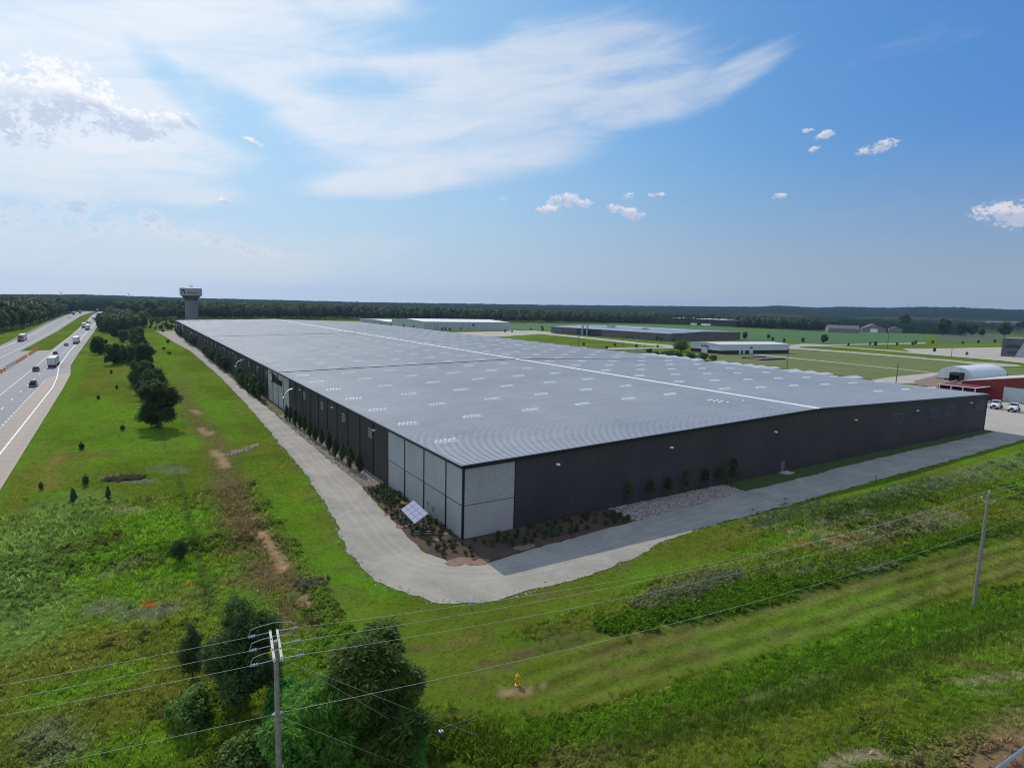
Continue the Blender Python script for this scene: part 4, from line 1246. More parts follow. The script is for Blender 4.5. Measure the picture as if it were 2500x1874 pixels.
for (z0, z1, y0, y1) in ((8, 10.6, -3.4, 8.5), (3, 5.2, -.8, 6.5)):
    m = MB(); m.box(-.25, -.02, y0, y1, z0, z1); m.build('glazing', M_GLASS, b)
m = MB(); m.box(-.3, 40, 4, 11, 16.02, 16.6); m.build('coping', M_STEEL, b)

# fabric dome
b = thing('fabric_shelter', 'white arched fabric storage shelter on a block base behind the red barn', 'shelter', (321, 57, 0))
sgs = 14; m = MB(); rings = []
for i, (x, f_) in enumerate(((0, 1.0), (2, 1.01), (16, 1.0), (30, 1.0), (42, .98), (46, .90), (48, .72))):
    rings.append([(x, 8-8.2*f_*math.cos(PI*k/sgs), .9+6.4*f_*math.sin(PI*k/sgs)**.8) for k in range(sgs+1)])
v = [p for r_ in rings for p in r_]; nn_ = sgs+1
m.add(v, [(i*nn_+k, i*nn_+k+1, (i+1)*nn_+k+1, (i+1)*nn_+k) for i in range(len(rings)-1) for k in range(sgs)])
m.build('fabric_cover', M_FABRIC, b)
m = MB(); m.add(rings[0]+[(0, 8, .9)], [(k, k+1, nn_) for k in range(sgs)]); m.build('end_wall', M_FABRIC, b); m = MB(); m.add(rings[-1]+[(48, 8, .9)], [(k+1, k, nn_) for k in range(sgs)]); m.build('end_wall', M_FABRIC, b)
for k in range(9):
    m = MB(); m.box(0, .6, -.2+k*1.82, 1.56+k*1.82, 0, .88); 
    if not 4 <= k <= 6: m.build('concrete_block', M_CONC, b)
m = MB(); m.box(-.2, 48, -.6, -.22, 0, .88); m.box(-.2, 48, 16.3, 16.7, 0, .88); m.build('base_wall', M_CONC, b)
t = thing('storage_container', 'open dark brown box standing at the mouth of the white shelter', 'container', (314.5, 60.5, 0))
m = MB(); m.box(0, 5.8, 0, .15, 0, 4.6); m.box(0, 5.8, 4.3, 4.45, 0, 4.6); m.box(5.6, 5.8, .16, 4.29, 0, 4.6); m.box(0, 5.8, .16, 4.29, 4.45, 4.6); m.build('shell', pm('dark_brown', (.035, .026, .02), None, 1, .8), t)
m = MB(); m.box(.1, .3, .2, 4.25, 3.4, 4.4); m.build('roller_door', M_BARK, t)
t = thing('block_wall', 'low tan wall of stacked concrete blocks on bare soil left of the white shelter', 'wall', (288, 55, 0), R(8))
for j in range(2):
    for k in range(9):
        m = MB(); m.box(k*1.9+(j % 2)*.5, k*1.9+1.84+(j % 2)*.5, 0, 1.0, j*.9, j*.9+.88)
        m.build('concrete_block', pm('tan_block', (.30, .22, .15), (.22, .16, .11), .8, .9), t)

# red building
b = thing('red_barn', 'red metal barn with a white roller door behind the parked white trucks', 'barn', (254, -6, 0))
gable_building(b, 50, 43, 6.0, 4.0, M_RED, pm('rusty_white_roof', (.55, .50, .47), None, .2, .6), 'x')
m = MB(); m.box(-.18, -.07, 4, 28.5, 0, 5.6); m.build('roller_door', pm('door_grey_white', (.48, .51, .53), (.42, .45, .48), .6, .5), b)
t = thing('lean_to', 'red lean-to with a white-edged roof beside the red barn, just over the big roof corner', 'lean-to', (240, 27, 0))
m = MB(); m.box(0, 13, 12.6, 12.8, 0, 5.0); m.box(12.8, 13, 0, 12.5, 0, 5.0); m.build('wall', M_RED, t)
m = MB(); m.prism([(-.3, 5.1), (13.2, 5.1), (13.2, 5.35), (-.3, 5.35)], -.3, .1, axis='y'); m.prism([(-.3, 5.1), (.1, 5.1), (.1, 5.35), (-.3, 5.35)], .12, 13, axis='y'); m.build('fascia', M_WHITE, t)
m = MB(); m.box(.12, 13, .12, 12.9, 5.1, 5.3); m.build('roof', M_RED, t)
for k in range(4):
    m = MB(); m.box(0, .25, k*4.1, k*4.1+.25, 0, 5.09); m.build('post', M_WHITE, t)


# ------------------------------------------------------------------ vehicles (front towards +y)
def wheel_mesh(r=.36, w=.26):
    m = MB(); m.wheel(0, 0, 0, r, w, 0); m.wheel(0, 0, 0, r*.55, w+.03, 1)
    return m.mesh('wheel', [M_BLACK, M_STEEL])


WM_CAR, WM_TRUCK = wheel_mesh(.36, .24), wheel_mesh(.52, .5)


def add_wheels(t, me, xs, ys, r):
    for y in ys:
        for x in xs: link('wheel', me, t, (x, y, r))


def car(label, loc, rz, paint, kind='suv', group=None):
    t = thing('car' if kind != 'pickup' else 'pickup_truck', label, 'car' if kind != 'pickup' else 'pickup truck', loc, rz, group, 1.08)
    h = {'suv': 1.75, 'sedan': 1.45, 'pickup': 1.85}[kind]
    m = MB()
    w = .95
    prof = [(-2.35, .35), (2.3, .35), (2.4, .6), (2.25, .92), (1.1, 1.05), (-2.2, 1.08), (-2.4, .9), (-2.42, .5)]
    m.prism(prof, -w, w, axis='x'); m.build('body', paint, t)
    if kind == 'sedan': g = [(-1.6, 1.06), (1.15, 1.04), (.35, h), (-1.0, h)]
    elif kind == 'suv': g = [(-2.2, 1.08), (1.25, 1.04), (.5, h-.05), (-2.0, h)]
    else: g = [(-.5, 1.08), (1.35, 1.04), (.75, h), (-.35, h)]
    m = MB(); n = len(g)
    v = [(-.88, a, b) if i < 2 else (-.70, a, b) for i, (a, b) in enumerate(g)]+[(.88, a, b) if i < 2 else (.70, a, b) for i, (a, b) in enumerate(g)]
    m.add(v, [(3, 2, 1, 0), (4, 5, 6, 7), (0, 1, 5, 4), (1, 2, 6, 5), (3, 7, 6, 2), (0, 4, 7, 3)]); m.build('window_band', M_GLASS, t)
    m = MB(); m.box(-.71, .71, g[3][0]-.02, g[2][0]+.02, h+.002, h+.05); m.build('roof', paint, t)
    if kind == 'pickup':
        m = MB(); m.box(-.78, .78, -2.25, -.55, 1.085, 1.10); m.build('bed_floor', M_BLACK, t)
        m = MB(); m.box(-.95, .95, -2.4, -2.3, 1.09, 1.32); m.box(-.95, -.82, -2.29, -.5, 1.09, 1.32); m.box(.82, .95, -2.29, -.5, 1.09, 1.32); m.build('bed_side', paint, t)
    for s in (-1, 1):
        m = MB(); m.box(s*.8-.12, s*.8+.12, -2.47, -2.41, .75, 1.0); m.build('tail_light', M_TAIL, t)
        m = MB(); m.box(s*.7-.2, s*.7+.2, 2.33, 2.44, .62, .8); m.build('headlight', M_WHITE, t)
    m = MB(); m.box(-.93, .93, -2.5, -2.43, .42, .62); m.build('bumper', M_STEEL, t)
    add_wheels(t, WM_CAR, (-.84, .84), (-1.45, 1.5), .36)
    return t


def semi(label, loc, rz, cabpaint, trailer=None, group=None, length=14.5):
    t = thing('semi_truck', label, 'semi truck', loc, rz, group, 1.06)
    tr = trailer or M_TRAILER
    m = MB(); m.box(-1.3, 1.3, 0, length, 1.15, 4.1); m.build('trailer_box', tr, t)
    m = MB(); m.box(-1.3, -1.2, -.07, 0, 1.1, 4.1); m.box(1.2, 1.3, -.07, 0, 1.1, 4.1); m.box(-1.19, 1.19, -.07, 0, 3.95, 4.1); m.box(-1.19, 1.19, -.07, 0, 1.1, 1.3); m.build('rear_frame', M_TRIM, t)
    for s in (-1, 1):
        m = MB(); m.box(min(s*.03, s*1.18), max(s*.03, s*1.18), -.05, -.005, 1.32, 3.93); m.build('rear_door', tr, t)
    m = MB(); m.box(-1.15, 1.15, .1, .25, .5, .7); m.box(-1.0, -.9, .1, .2, .71, 1.14); m.box(.9, 1.0, .1, .2, .71, 1.14); m.build('underride_bar', M_TRIM, t)
    m = MB(); m.box(-.5, .5, .3, length+5, .75, 1.12); m.build('chassis', M_BLACK, t)
    c0 = length+.9
    m = MB(); m.prism([(c0, .6), (c0, 3.6), (c0+1.3, 3.75), (c0+2.2, 3.0), (c0+2.5, 2.15), (c0+4.3, 1.9), (c0+4.5, .6)], -1.2, 1.2, axis='x'); m.build('cab', cabpaint, t)
    m = MB(); m.add([(-1.1, c0+2.26, 2.95), (1.1, c0+2.26, 2.95), (1.1, c0+2.53, 2.2), (-1.1, c0+2.53, 2.2)], [(0, 3, 2, 1)]); m.build('windshield', M_GLASS, t)
    m = MB(); m.box(-.6, .6, c0+4.45, c0+4.53, .9, 1.8); m.build('grille', M_TRIM, t)
    add_wheels(t, WM_TRUCK, (-1.0, 1.0), (1.3, 2.6, length-1.0, length+.4, c0+3.4), .52)
    return t


semi('white box-trailer truck nearest on the freeway, seen from behind with a grey framed rear door', (-66.1, 253.8, .03), 0, M_WHITE, pm('near_trailer', (.50, .53, .56), (.45, .48, .52), .6, .4))
semi('white semi trailer second along the near carriageway, hugging the edge line', (-66.4, 406, .03), 0, M_CARWHT)
semi('white semi trailer side by side with the leading one, nearer the median', (-73.2, 632, .03), 0, M_CARWHT)
semi('white semi trailer beside its twin, on the side of the grass verge', (-68.4, 588, .03), 0, M_CARWHT)
semi('purplish semi trailer beyond the pair of white trailers', (-70.9, 826, .03), 0, M_CARRED, pm('mauve_trailer', (.42, .38, .45), None, .6, .4))
semi('small dark-red semi farthest up the near carriageway', (-69.0, 1030, .03), 0, M_CARRED, pm('reddish_trailer', (.42, .34, .34), None, .6, .4))
semi('red-cab semi with white trailer coming this way beyond the median', (-97.2, 452, .03), PI, M_CARRED)
semi('blue semi coming this way far up the other carriageway', (-106.5, 1085, .03), PI, pm('blue_paint', (.05, .06, .25), None, 1, .3), pm('lavender_trailer', (.45, .45, .58), None, 1, .4))
semi('grey semi behind the blue one on the far carriageway', (-104, 1190, .03), PI, M_CARBLK, pm('lavender_trailer', (0, 0, 0)))
semi('white semi at the far bend of the freeway', (-84, 1310, .03), PI, pm('blue_paint', (0, 0, 0)))
car('black pickup with pale bumper nearest on the freeway, in the right lane', (-66.0, 191.5, .03), 0, M_CARBLK, 'pickup')
car('black car in the left lane behind the nearest white truck', (-70.4, 243.5, .03), 0, M_CARBLK, 'suv')
car('dark car in the left lane just ahead of the nearest white truck', (-70.2, 323, .03), 0, M_CARBLK, 'suv')
car('small black car left of the second semi trailer', (-70.2, 391, .03), 0, M_CARBLK, 'sedan')
car('dark car ahead of the two side by side white trailers, nearer the median', (-75.5, 758, .03), 0, M_CARBLK, 'suv')
car('second dark car ahead of the two side by side white trailers', (-72.4, 742, .03), 0, M_CARBLK, 'sedan')
car('white car just left of the purplish trailer', (-75.0, 880, .03), 0, M_CARWHT, 'suv')
car('dark car beside the farthest red semi', (-68.5, 1140, .03), 0, M_CARBLK, 'suv')
car('white car oncoming on the far carriageway, left of a red one', (-104.8, 935, .03), PI, M_CARWHT, 'sedan')
car('pale red car oncoming beside the white one', (-101.6, 912, .03), PI, pm('pale_red', (.45, .18, .15), None, 1, .3), 'sedan')
car('white car oncoming just ahead of the blue semi', (-99.4, 1105, .03), PI, M_CARWHT, 'sedan')
car('grey car oncoming behind the blue semi', (-99.2, 1225, .03), PI, M_TRAILER, 'suv')
car('white car oncoming behind the grey car, near the far bend', (-94.5, 1262, .03), PI, M_CARWHT, 'suv')
car('dark blue car cut by the left edge of the view on the near carriageway', (-71.4, 138.5, .03), 0, pm('navy_paint', (.02, .025, .06), None, 1, .25), 'sedan')


def day_cab(label, loc, rz):
    t = thing('day_cab_truck', label, 'truck', loc, rz, 'white tractors parked before the red barn')
    m = MB(); m.prism([(-.2, 1.0), (-.2, 3.0), (.2, 3.12), (1.3, 3.05), (1.75, 2.15), (3.6, 1.75), (3.85, 1.3), (3.85, .75), (-.2, .75)], -1.12, 1.12, axis='x'); m.build('cab', M_CARWHT, t)
    m = MB(); m.add([(-1.0, 1.36, 2.98), (1.0, 1.36, 2.98), (1.05, 1.78, 2.2), (-1.05, 1.78, 2.2)], [(0, 3, 2, 1)]); m.build('windshield', M_GLASS, t)
    for s in (-1, 1):
        m = MB(); m.box(min(s*1.125, s*1.14), max(s*1.125, s*1.14), .25, 1.2, 2.0, 2.8); m.build('side_window', M_GLASS, t)
        m = MB(); m.box(s*1.35-.1, s*1.35+.1, 1.3, 1.4, 1.9, 2.6); m.build('mirror', M_TRIM, t)
        m = MB(); m.box(s*.85-.2, s*.85+.2, 3.84, 3.88, 1.05, 1.3); m.build('headlight', M_SKYL, t)
    m = MB(); m.box(-.5, .5, 3.86, 3.9, 1.0, 1.55); m.build('grille', M_TRIM, t)
    m = MB(); m.box(-1.15, 1.15, 3.86, 4.05, .5, .85); m.build('bumper', M_TRIM, t)
    m = MB(); m.box(-.45, .45, -4.2, -.25, .8, 1.1); m.box(-.9, .9, -3.2, -1.8, 1.12, 1.3); m.build('chassis', M_BLACK, t)
    add_wheels(t, WM_TRUCK, (-.95, .95), (-3.4, -2.2, 2.9), .52)
    return t


for k, (x, y) in enumerate(((226.5, 15.3), (224.8, 9.6), (222.5, 3.6), (228, 21.2))):
    day_cab(['white tractor truck nearest the warehouse corner in the yard', 'white tractor truck second from the warehouse corner', 'white tractor truck cut by the right edge of the view', 'white tractor truck mostly hidden behind the warehouse corner'][k], (x, y, .06), R(98))
semi('dark semi parked beyond the right eave among the far yard', (196, 245, 0), R(60), M_CARBLK, M_OFFICE)

# median barriers
t0 = None
for k in range(18):
    y = 233+k*7.1 if k < 12 else 233+k*7.1+6
    white = k in (3, 4, 5, 6)
    lab = 'pale plastic drum in the middle of the median row' if white else 'orange plastic drum in the median crossover row'
    t = thing('traffic_drum', lab, 'traffic drum', (-81.1, y, .02), 0, 'pale drums in the median row' if white else 'orange drums in the median row')
    m = MB(); m.lathe([(.52, 0), (.55, .12), (.48, .14), (.44, 1.2), (.3, 1.32)], 10); m.build('drum_body', M_TRAILER if white else M_ORANGE, t)
    m = MB(); m.lathe([(.485, .5), (.475, .72)], 10); m.build('reflective_band', M_WHITE, t)
    m = MB(); m.box(-.55, .55, -.5, .5, 1.33, 1.36); m.box(-.08, .08, -.16, .16, 1.37, 1.6); m.build('drum_cap', M_BLACK if white else M_YELLOW, t)


# guardrails
def guardrail(label, pts, post_step=3.8, h=.75, bigposts=True, name='guardrail'):
    t = thing(name, label, 'guardrail')
    m = MB()
    prof = [(-.02, -.16), (.05, -.11), (-.01, -.02), (-.01, .02), (.05, .11), (-.02, .16), (-.05, .16), (.02, .11), (-.04, .02), (-.04, -.02), (.02, -.11), (-.05, -.16)]
    n = len(prof); rings = []
    P_ = [Vector(p) for p in pts]
    for i, p in enumerate(P_):
        d = (P_[min(i+1, len(P_)-1)]-P_[max(i-1, 0)]); d.z = 0; d.normalize(); s = Vector((d.y, -d.x, 0))
        rings.append([p+s*a+Vector((0, 0, h+b)) for a, b in prof])
    m.add([q for r_ in rings for q in r_], [(i*n+k, i*n+(k+1) % n, (i+1)*n+(k+1) % n, (i+1)*n+k) for i in range(len(P_)-1) for k in range(n)])
    m.build('rail', M_STEEL, t)
    pm_ = MB(); pm_.box(-.1, .1, -.1, .1, -.3, .95); pmesh = pm_.mesh('post', M_WOOD if bigposts else M_STEEL)
    for a, b_ in zip(P_[:-1], P_[1:]):
        L_ = (b_-a).length; k = max(1, int(L_/post_step)); d = (b_-a).normalized()
        for j in range(k):
            p = a+(b_-a)*(j/k); s = Vector((d.y, -d.x, 0))
            link('post', pmesh, t, p-s*.18, math.atan2(d.y, d.x))
    return t


gp = [GT(2425, 1908), GT(2500, 1850)]
dgr = (gp[1]-gp[0]); dgr = dgr/np.linalg.norm(dgr)
pts = []
for s in (-26, -18, -10, -4, 0, 3, 6, 12, 20, 30):
    q = gp[0]+dgr*s; pts.append((q[0], q[1], float(height(q[0], q[1]))))
guardrail('steel guardrail cut by the lower right corner of the view', pts, 1.9)
guardrail('guardrail along the grass edge of the near carriageway, far up the freeway', [(-62.2, 575, 0), (-63.2, 760, 0), (-64.6, 1040, 0)], 9, .75, False)
guardrail('guardrail along the wooded side of the far carriageway', [(-103.0, 440, 0), (-105.0, 541, 0), (-111.8, 770, 0), (-115.4, 1016, 0)], 9, .75, False)
tg = thing('delineator', 'yellow reflector marker above the guardrail at the lower right corner', 'marker', (gp[1][0], gp[1][1], gp[1][2]))
m = MB(); m.box(-.03, .03, -.03, .03, 0, 1.1); m.build('stake', M_STEEL, tg)
m = MB(); m.box(-.12, .12, -.04, .04, 1.1, 1.35); m.build('reflector', M_YELLOW, tg)

# ------------------------------------------------------------------ solar rack
t = thing('solar_rack', 'tilted solar panel array on a steel frame in the mulch by the louvred corner', 'solar panel')
c = [np.array(G(940+430/11.055, 1180+690/11.055, 1.7)), np.array(G(940+800/11.055, 1180+1070/11.055, 1.7)), np.array(G(940+1160/11.055, 1180+800/11.055, 3.1)), np.array(G(940+760/11.055, 1180+450/11.055, 3.1))]
A0, B0, C0_, D0 = c
uu = (B0-A0); vv = (D0-A0); nn3 = np.cross(uu, vv); nn3 = nn3/np.linalg.norm(nn3); nn3 = nn3*(1 if nn3[2] > 0 else -1)
for i in range(4):
    for j in range(3):
        u0, u1, v0, v1 = i/4+.008, (i+1)/4-.008, j/3+.01, (j+1)/3-.01
        q = [A0+uu*u0+vv*v0, A0+uu*u1+vv*v0, A0+uu*u1+vv*v1, A0+uu*u0+vv*v1]
        m = MB(); m.add([tuple(p) for p in q]+[tuple(p-nn3*.05) for p in q], [(0, 1, 2, 3), (7, 6, 5, 4), (0, 4, 5, 1), (1, 5, 6, 2), (2, 6, 7, 3), (3, 7, 4, 0)])
        m.build('panel', M_SOLAR, t)
m = MB()
for a, b_ in ((A0, B0), (B0, C0_), (C0_, D0), (D0, A0)): m.tube([a-nn3*.09, b_-nn3*.09], .05, 5)
for w in (.15, .5, .85):
    p, q = A0+uu*w-nn3*.12, D0+uu*w-nn3*.12
    m.tube([p, q], .045, 5)
    m.tube([p, (p[0], p[1], .1)], .045, 5); m.tube([q, (q[0]-.2, q[1], .1)], .045, 5); m.tube([(p[0], p[1], .4), q], .035, 5)
m.build('frame', M_STEEL, t)
m = MB()
for z_ in (.45, .12):
    m.tube([(B0[0]-.3, B0[1]+.3, z_), (C0_[0]+.5, C0_[1]-.2, z_)], .05, 5); m.tube([(A0[0]-.3, A0[1]+.3, z_), (D0[0]+.5, D0[1]-.2, z_)], .05, 5)
m.build('base_rail', M_STEEL, t)


# ------------------------------------------------------------------ hydrants, bollards
def hydrant(label, p):
    t = thing('fire_hydrant', label, 'fire hydrant', p, 0, None, 1.35)
    m = MB(); m.lathe([(.17, 0), (.17, .06), (.11, .08), (.11, .55), (.15, .57), (.14, .68), (.05, .76), (.04, .82)], 10); m.build('barrel', M_YELLOW, t)
    for s in (-1, 1):
        m = MB(); m.tube([(s*.1, 0, .45), (s*.22, 0, .45)], .06, 8); m.build('hose_cap', M_YELLOW, t)
    m = MB(); m.tube([(0, -.1, .36), (0, -.24, .36)], .08, 8); m.build('pumper_cap', M_YELLOW, t)


hydrant('yellow fire hydrant on the lawn beside the gravel drive', GT(687, 1150))
hydrant('yellow fire hydrant in the grass at the bottom centre', GT(1263, 1672))
for k, (px, py) in enumerate(((650+232/3.188, 900+505/3.188), (1800+1067/3.16, 900+880/3.16), (300+1404/3.316, 900+525/3.316))):
    if k == 2: continue
    p = GT(px, py)
    t = thing('marker_post', ['thin dark marker post at the edge of the drive before the cypress row', 'thin dark marker post on the grass side of the drive, right of centre'][k], 'post', p)
    m = MB(); m.tube([(0, 0, 0), (0, 0, 1.3)], .07, 6); m.build('stake', pm('rust_steel', (.10, .03, .02), None, 1, .7), t)
    m = MB(); m.tube([(0, 0, 1.3), (0, 0, 1.42)], .09, 6); m.build('cap', M_TRIM, t)

# broken pipe and rail at bottom centre
p1, p2, p3, p4 = GT(1076, 1808), GT(1163, 1808), GT(1190, 1800), GT(1195, 1812)
t = thing('bent_railing', 'bent dark pipe railing on a grey post in the bottom weeds', 'railing')
m = MB(); m.tube([p1+[0, 0, .1], p1+[0, 0, 1.0], p2+[0, 0, 1.9], p2+[.1, -.1, .2]], .06, 6); m.build('rail', M_BARK, t)
m = MB(); m.box(p1[0]-.15, p1[0]+.15, p1[1]-.15, p1[1]+.15, p1[2]-.1, p1[2]+.85); m.build('post', M_STEEL, t)
m = MB(); m.tube([p3, p3+[0, 0, 1.1]], .05, 5); m.build('stub', M_BARK, t)
t = thing('fallen_pole', 'pale grey length of pipe lying in the bottom weeds', 'pipe')
m = MB(); q4 = GT(1236, 1832); m.tube([p4+[0, 0, .45], q4+[0, 0, .25]], .09, 6); m.build('pipe', M_CONC, t)


# ------------------------------------------------------------------ poles and wires
def catenary(a, b, sag, n=18):
    a, b = np.array(a, float), np.array(b, float)
    return [tuple(a+(b-a)*t-np.array([0, 0, sag*4*t*(1-t)])) for t in np.linspace(0, 1, n)]


def wire(label, a, b, sag, r=.0115, n=20, name='power_line'):
    m = MB(); m.tube(catenary(a, b, sag, n), r, 5)
    o = m.build(name, M_WIRE); tag(o, label, 'power line'); return o


NP = np.array([-31.45, -36.63, 0.0])            # near pole
FP = np.array([39.7, -45.4, 0.0]); FP[2] = float(height(39.7, -45.4))
ldir = (FP-NP); ldir[2] = 0; ldir = ldir/np.linalg.norm(ldir); perp = np.array([-ldir[1], ldir[0], 0.0])
pole_mat = pm('pole_wood', (.30, .27, .24), (.17, .15, .135), 5, .85, bump=.4)
up_ = thing('utility_pole', 'nearest wooden utility pole with twin pale crossarms at the bottom left of centre', 'utility pole')
m = MB(); m.tube([NP+[0, 0, -.5], NP+[0, 0, 6.5], NP+[0, 0, 13.2]], [.20, .165, .13], 12); m.build('pole', pole_mat, up_)
arm_len = 1.62
for s in (-1, 1):
    c0 = NP+ldir*(.19*s)+np.array([0, 0, 12.95])
    m = MB()
    a = c0-perp*arm_len; b_ = c0+perp*arm_len
    hw = ldir*.065
    v = [a-hw, a+hw, b_+hw, b_-hw]
    m.add([tuple(p-[0, 0, .07]) for p in v]+[tuple(p+[0, 0, .07]) for p in v], [(0, 3, 2, 1), (4, 5, 6, 7), (0, 1, 5, 4), (1, 2, 6, 5), (2, 3, 7, 6), (3, 0, 4, 7)])
    m.build('crossarm', M_ARM, up_)
    for q in (-.95, -.35, .35, .95):
        m = MB(); pp = c0+perp*q*arm_len; m.tube([pp+[0, 0, .07], pp+[0, 0, .12]], .035, 6); m.build('bolt', M_TRIM, up_)
phase = []
for i, q in enumerate((1.5, 0.0, -1.5)):
    for s in (-1, 1):
        c0 = NP+ldir*(.26*s)+perp*q+np.array([0, 0, 12.95])
        c1 = c0+ldir*(s*.72)+np.array([0, 0, -.03]); c2 = c0+ldir*(s*1.12)+np.array([0, 0, -.05])
        m = MB(); m.tube([c0, c1], .022, 5); m.build('tie_rod', M_STEEL, up_)
        o = MB()
        mid = (c1+c2)/2; dv = (c2-c1)
        o.tube([c1, c1+dv*.1, c1+dv*.35, c1+dv*.45, c1+dv*.75, c1+dv*.85, c2], [.03, .10, .04, .105, .04, .095, .03], 8)
        o.build('insulator', pm('insulator_grey', (.38, .39, .46), (.28, .30, .38), 4, .3), up_)
        phase.append((i, s, c2))
    a = [c for (k, s, c) in phase if k == i and s == -1][0]; b_ = [c for (k, s, c) in phase if k == i and s == 1][0]
    top = (a+b_)/2+np.array([0, 0, .55])
    pts = [a, a*.9+top*.1+[0, 0, .35], a*.6+top*.4+[0, 0, .30], top+[0, 0, .05], b_*.55+top*.45+[0, 0, .25], b_*.15+top*.85*0+b_*.85*1.0*0+b_*.85+[0, 0, .25] if False else b_*.9+top*.1+[0, 0, .25], b_]
    m = MB(); m.tube(pts, .015, 5); m.build('jumper', M_WIRE, up_)
hub = NP+np.array([0, 0, 8.75])
m = MB(); m.tube([hub-ldir*.3, hub-ldir*.15, hub+ldir*.15, hub+ldir*.3], [.05, .12, .12, .05], 8); m.build('clamp', M_STEEL, up_)
# far pole (right)
fp = thing('utility_pole', 'slender grey utility pole standing in the mowed strip at the right', 'utility pole')
ftop = FP+np.array([.0, 0, 13.6-FP[2]])
m = MB(); m.tube([FP+[0, 0, -.4], (FP+ftop)/2, ftop], [.19, .16, .12], 10); m.build('pole', pm('pole_grey', (.25, .235, .22), (.17, .16, .15), 5, .8), fp)
for s in (-1, 1):
    a = ftop-[0, 0, 1.15]; b_ = a+perp*(s*.62)+[0, 0, .32]
    m = MB(); m.tube([a, b_], .045, 5); m.build('bracket', M_ARM, fp)
    m = MB(); m.tube([b_, b_+[0, 0, .1], b_+[0, 0, .2], b_+[0, 0, .3]], [.04, .09, .05, .08], 7); m.build('insulator', M_ARM, fp)
m = MB(); m.tube([ftop, ftop+[0, 0, .12], ftop+[0, 0, .3]], [.04, .09, .07], 7); m.build('insulator', M_ARM, fp)
att = {0: ftop-[0, 0, 1.15]+perp*.62+[0, 0, .62], 1: ftop+[0, 0, .3], 2: ftop-[0, 0, 1.15]-perp*.62+[0, 0, .62]}
nxt = FP+ldir*75+perp*10
names3 = ('far side', 'middle', 'camera side')
for (i, s, c2) in phase:
    if s == 1: wire('bare overhead wire between the two poles on the '+names3[i]+' of the three', c2, att[i], 1.35)
    else:
        e = G(-60, (1703, 1741, 1779)[i], 12.0)
        d = e-c2; e = c2+d*4.0; e[2] = 12.2
        wire('bare overhead wire leaving the left edge, '+names3[i]+' of the three', c2, e, .4)
for i in range(3):
    wire('wire continuing right from the slender pole, '+names3[i], att[i], (nxt[0]-perp[0]*(i-1)*.6, nxt[1]-perp[1]*(i-1)*.6, 13.0), 1.0)
wire('lower neutral wire between the two poles', hub+ldir*.3, FP+[0, 0, 9.4-FP[2]], 1.1)
e = G(-40, 1902, 8.3); d = e-(hub-ldir*.3); e = hub-ldir*.3+d*4; e[2] = 8.2
wire('lower neutral wire leaving the lower left edge', hub-ldir*.3, e, .35)
wire('neutral wire continuing right from the slender pole', FP+[0, 0, 9.4-FP[2]], (nxt[0], nxt[1], 9.2), .8)
for k, (a, (px, py)) in enumerate(((NP+np.array([0, 0, 12.3])+ldir*.2, (1085, 1832)), (NP+np.array([0, 0, 12.1])+ldir*.2, (1180, 1800)), (NP+np.array([0, 0, 8.5])+ldir*.15, (1030, 1885)))):
    g_ = GT(px, py)
    wire(['upper guy wire slanting down from the crossarms to the weeds', 'second guy wire slanting down from the crossarms, farther out', 'lower guy wire slanting down from mid pole'][k], a, g_, .02, .010, 6, 'guy_wire')


def far_pole(px, pyb, pyt, label, arm=True, r=.16, dist=None):
    g_ = G(px, pyb)
    hs_ = np.arange(2, 40, .25)
    def py_of(h_):
        d = np.array([g_[0], g_[1], h_])-CAM; return 937-F_PX*(d@UP2)/(d@FW)
    h_ = min(hs_, key=lambda q: abs(py_of(q)-pyt))
    t = thing('utility_pole', label, 'utility pole', (g_[0], g_[1], 0), 0, 'poles along the far roads')
    s_ = max(1.0, h_/13)
    m = MB(); m.tube([(0, 0, 0), (0, 0, h_)], [r*1.3*s_, r*s_], 7); m.build('pole', M_WOOD, t)
    if arm: m = MB(); m.box(-1.3*s_, 1.3*s_, -.08, .08, h_-.9, h_-.7); m.build('crossarm', M_WOOD, t)


for px, a, b_, l in ((1921, 899, 850, 'far pole just right of the white workshop'), (2187, 938, 890, 'far pole on the lawn left of the white shelter'), (2166, 853, 803, 'tall thin pole on the far road before the barns'),
                     (2322, 872, 850, 'thin pole on the pale paved yard at the right'), (1574, 853, 826, 'pole left of the round bush by the side road'), (1726, 872, 846, 'pole in front of the white workshop corner'),
                     (1412, 846, 820, 'left pole on the meadow before the taupe works'), (1520, 848, 825, 'middle pole on the meadow before the taupe works'), (1317, 789, 772, 'leftmost thin pole against the dark wood'),
                     (1404, 789, 772, 'thin pole against the dark wood above the works roof'), (1565, 791, 772, 'pale pole against the dark wood near the depot'), (2456, 940, 912, 'lamp pole before the white shelter right end'),
                     (1930, 800, 780, 'pole beside the dark tree clump')):
    far_pole(px, a, b_, l)
for px, a, b_, l in ((151, 745, 708, 'thin mast over the wood on the far left skyline'), (316, 745, 712, 'thin mast on the skyline left of the water tower')):
    g_ = G(px, 752)
    t = thing('mast', l, 'mast', (g_[0], g_[1], 0))
    m = MB(); m.tube([(0, 0, 0), (0, 0, 34 if px < 200 else 36)], .35, 6); m.build('pole', M_STEEL, t)
    m = MB(); m.box(-2.4, 2.4, -.6, .6, 33 if px < 200 else 35, 34.2 if px < 200 else 36.2); m.build('lamp_ring', M_STEEL, t)


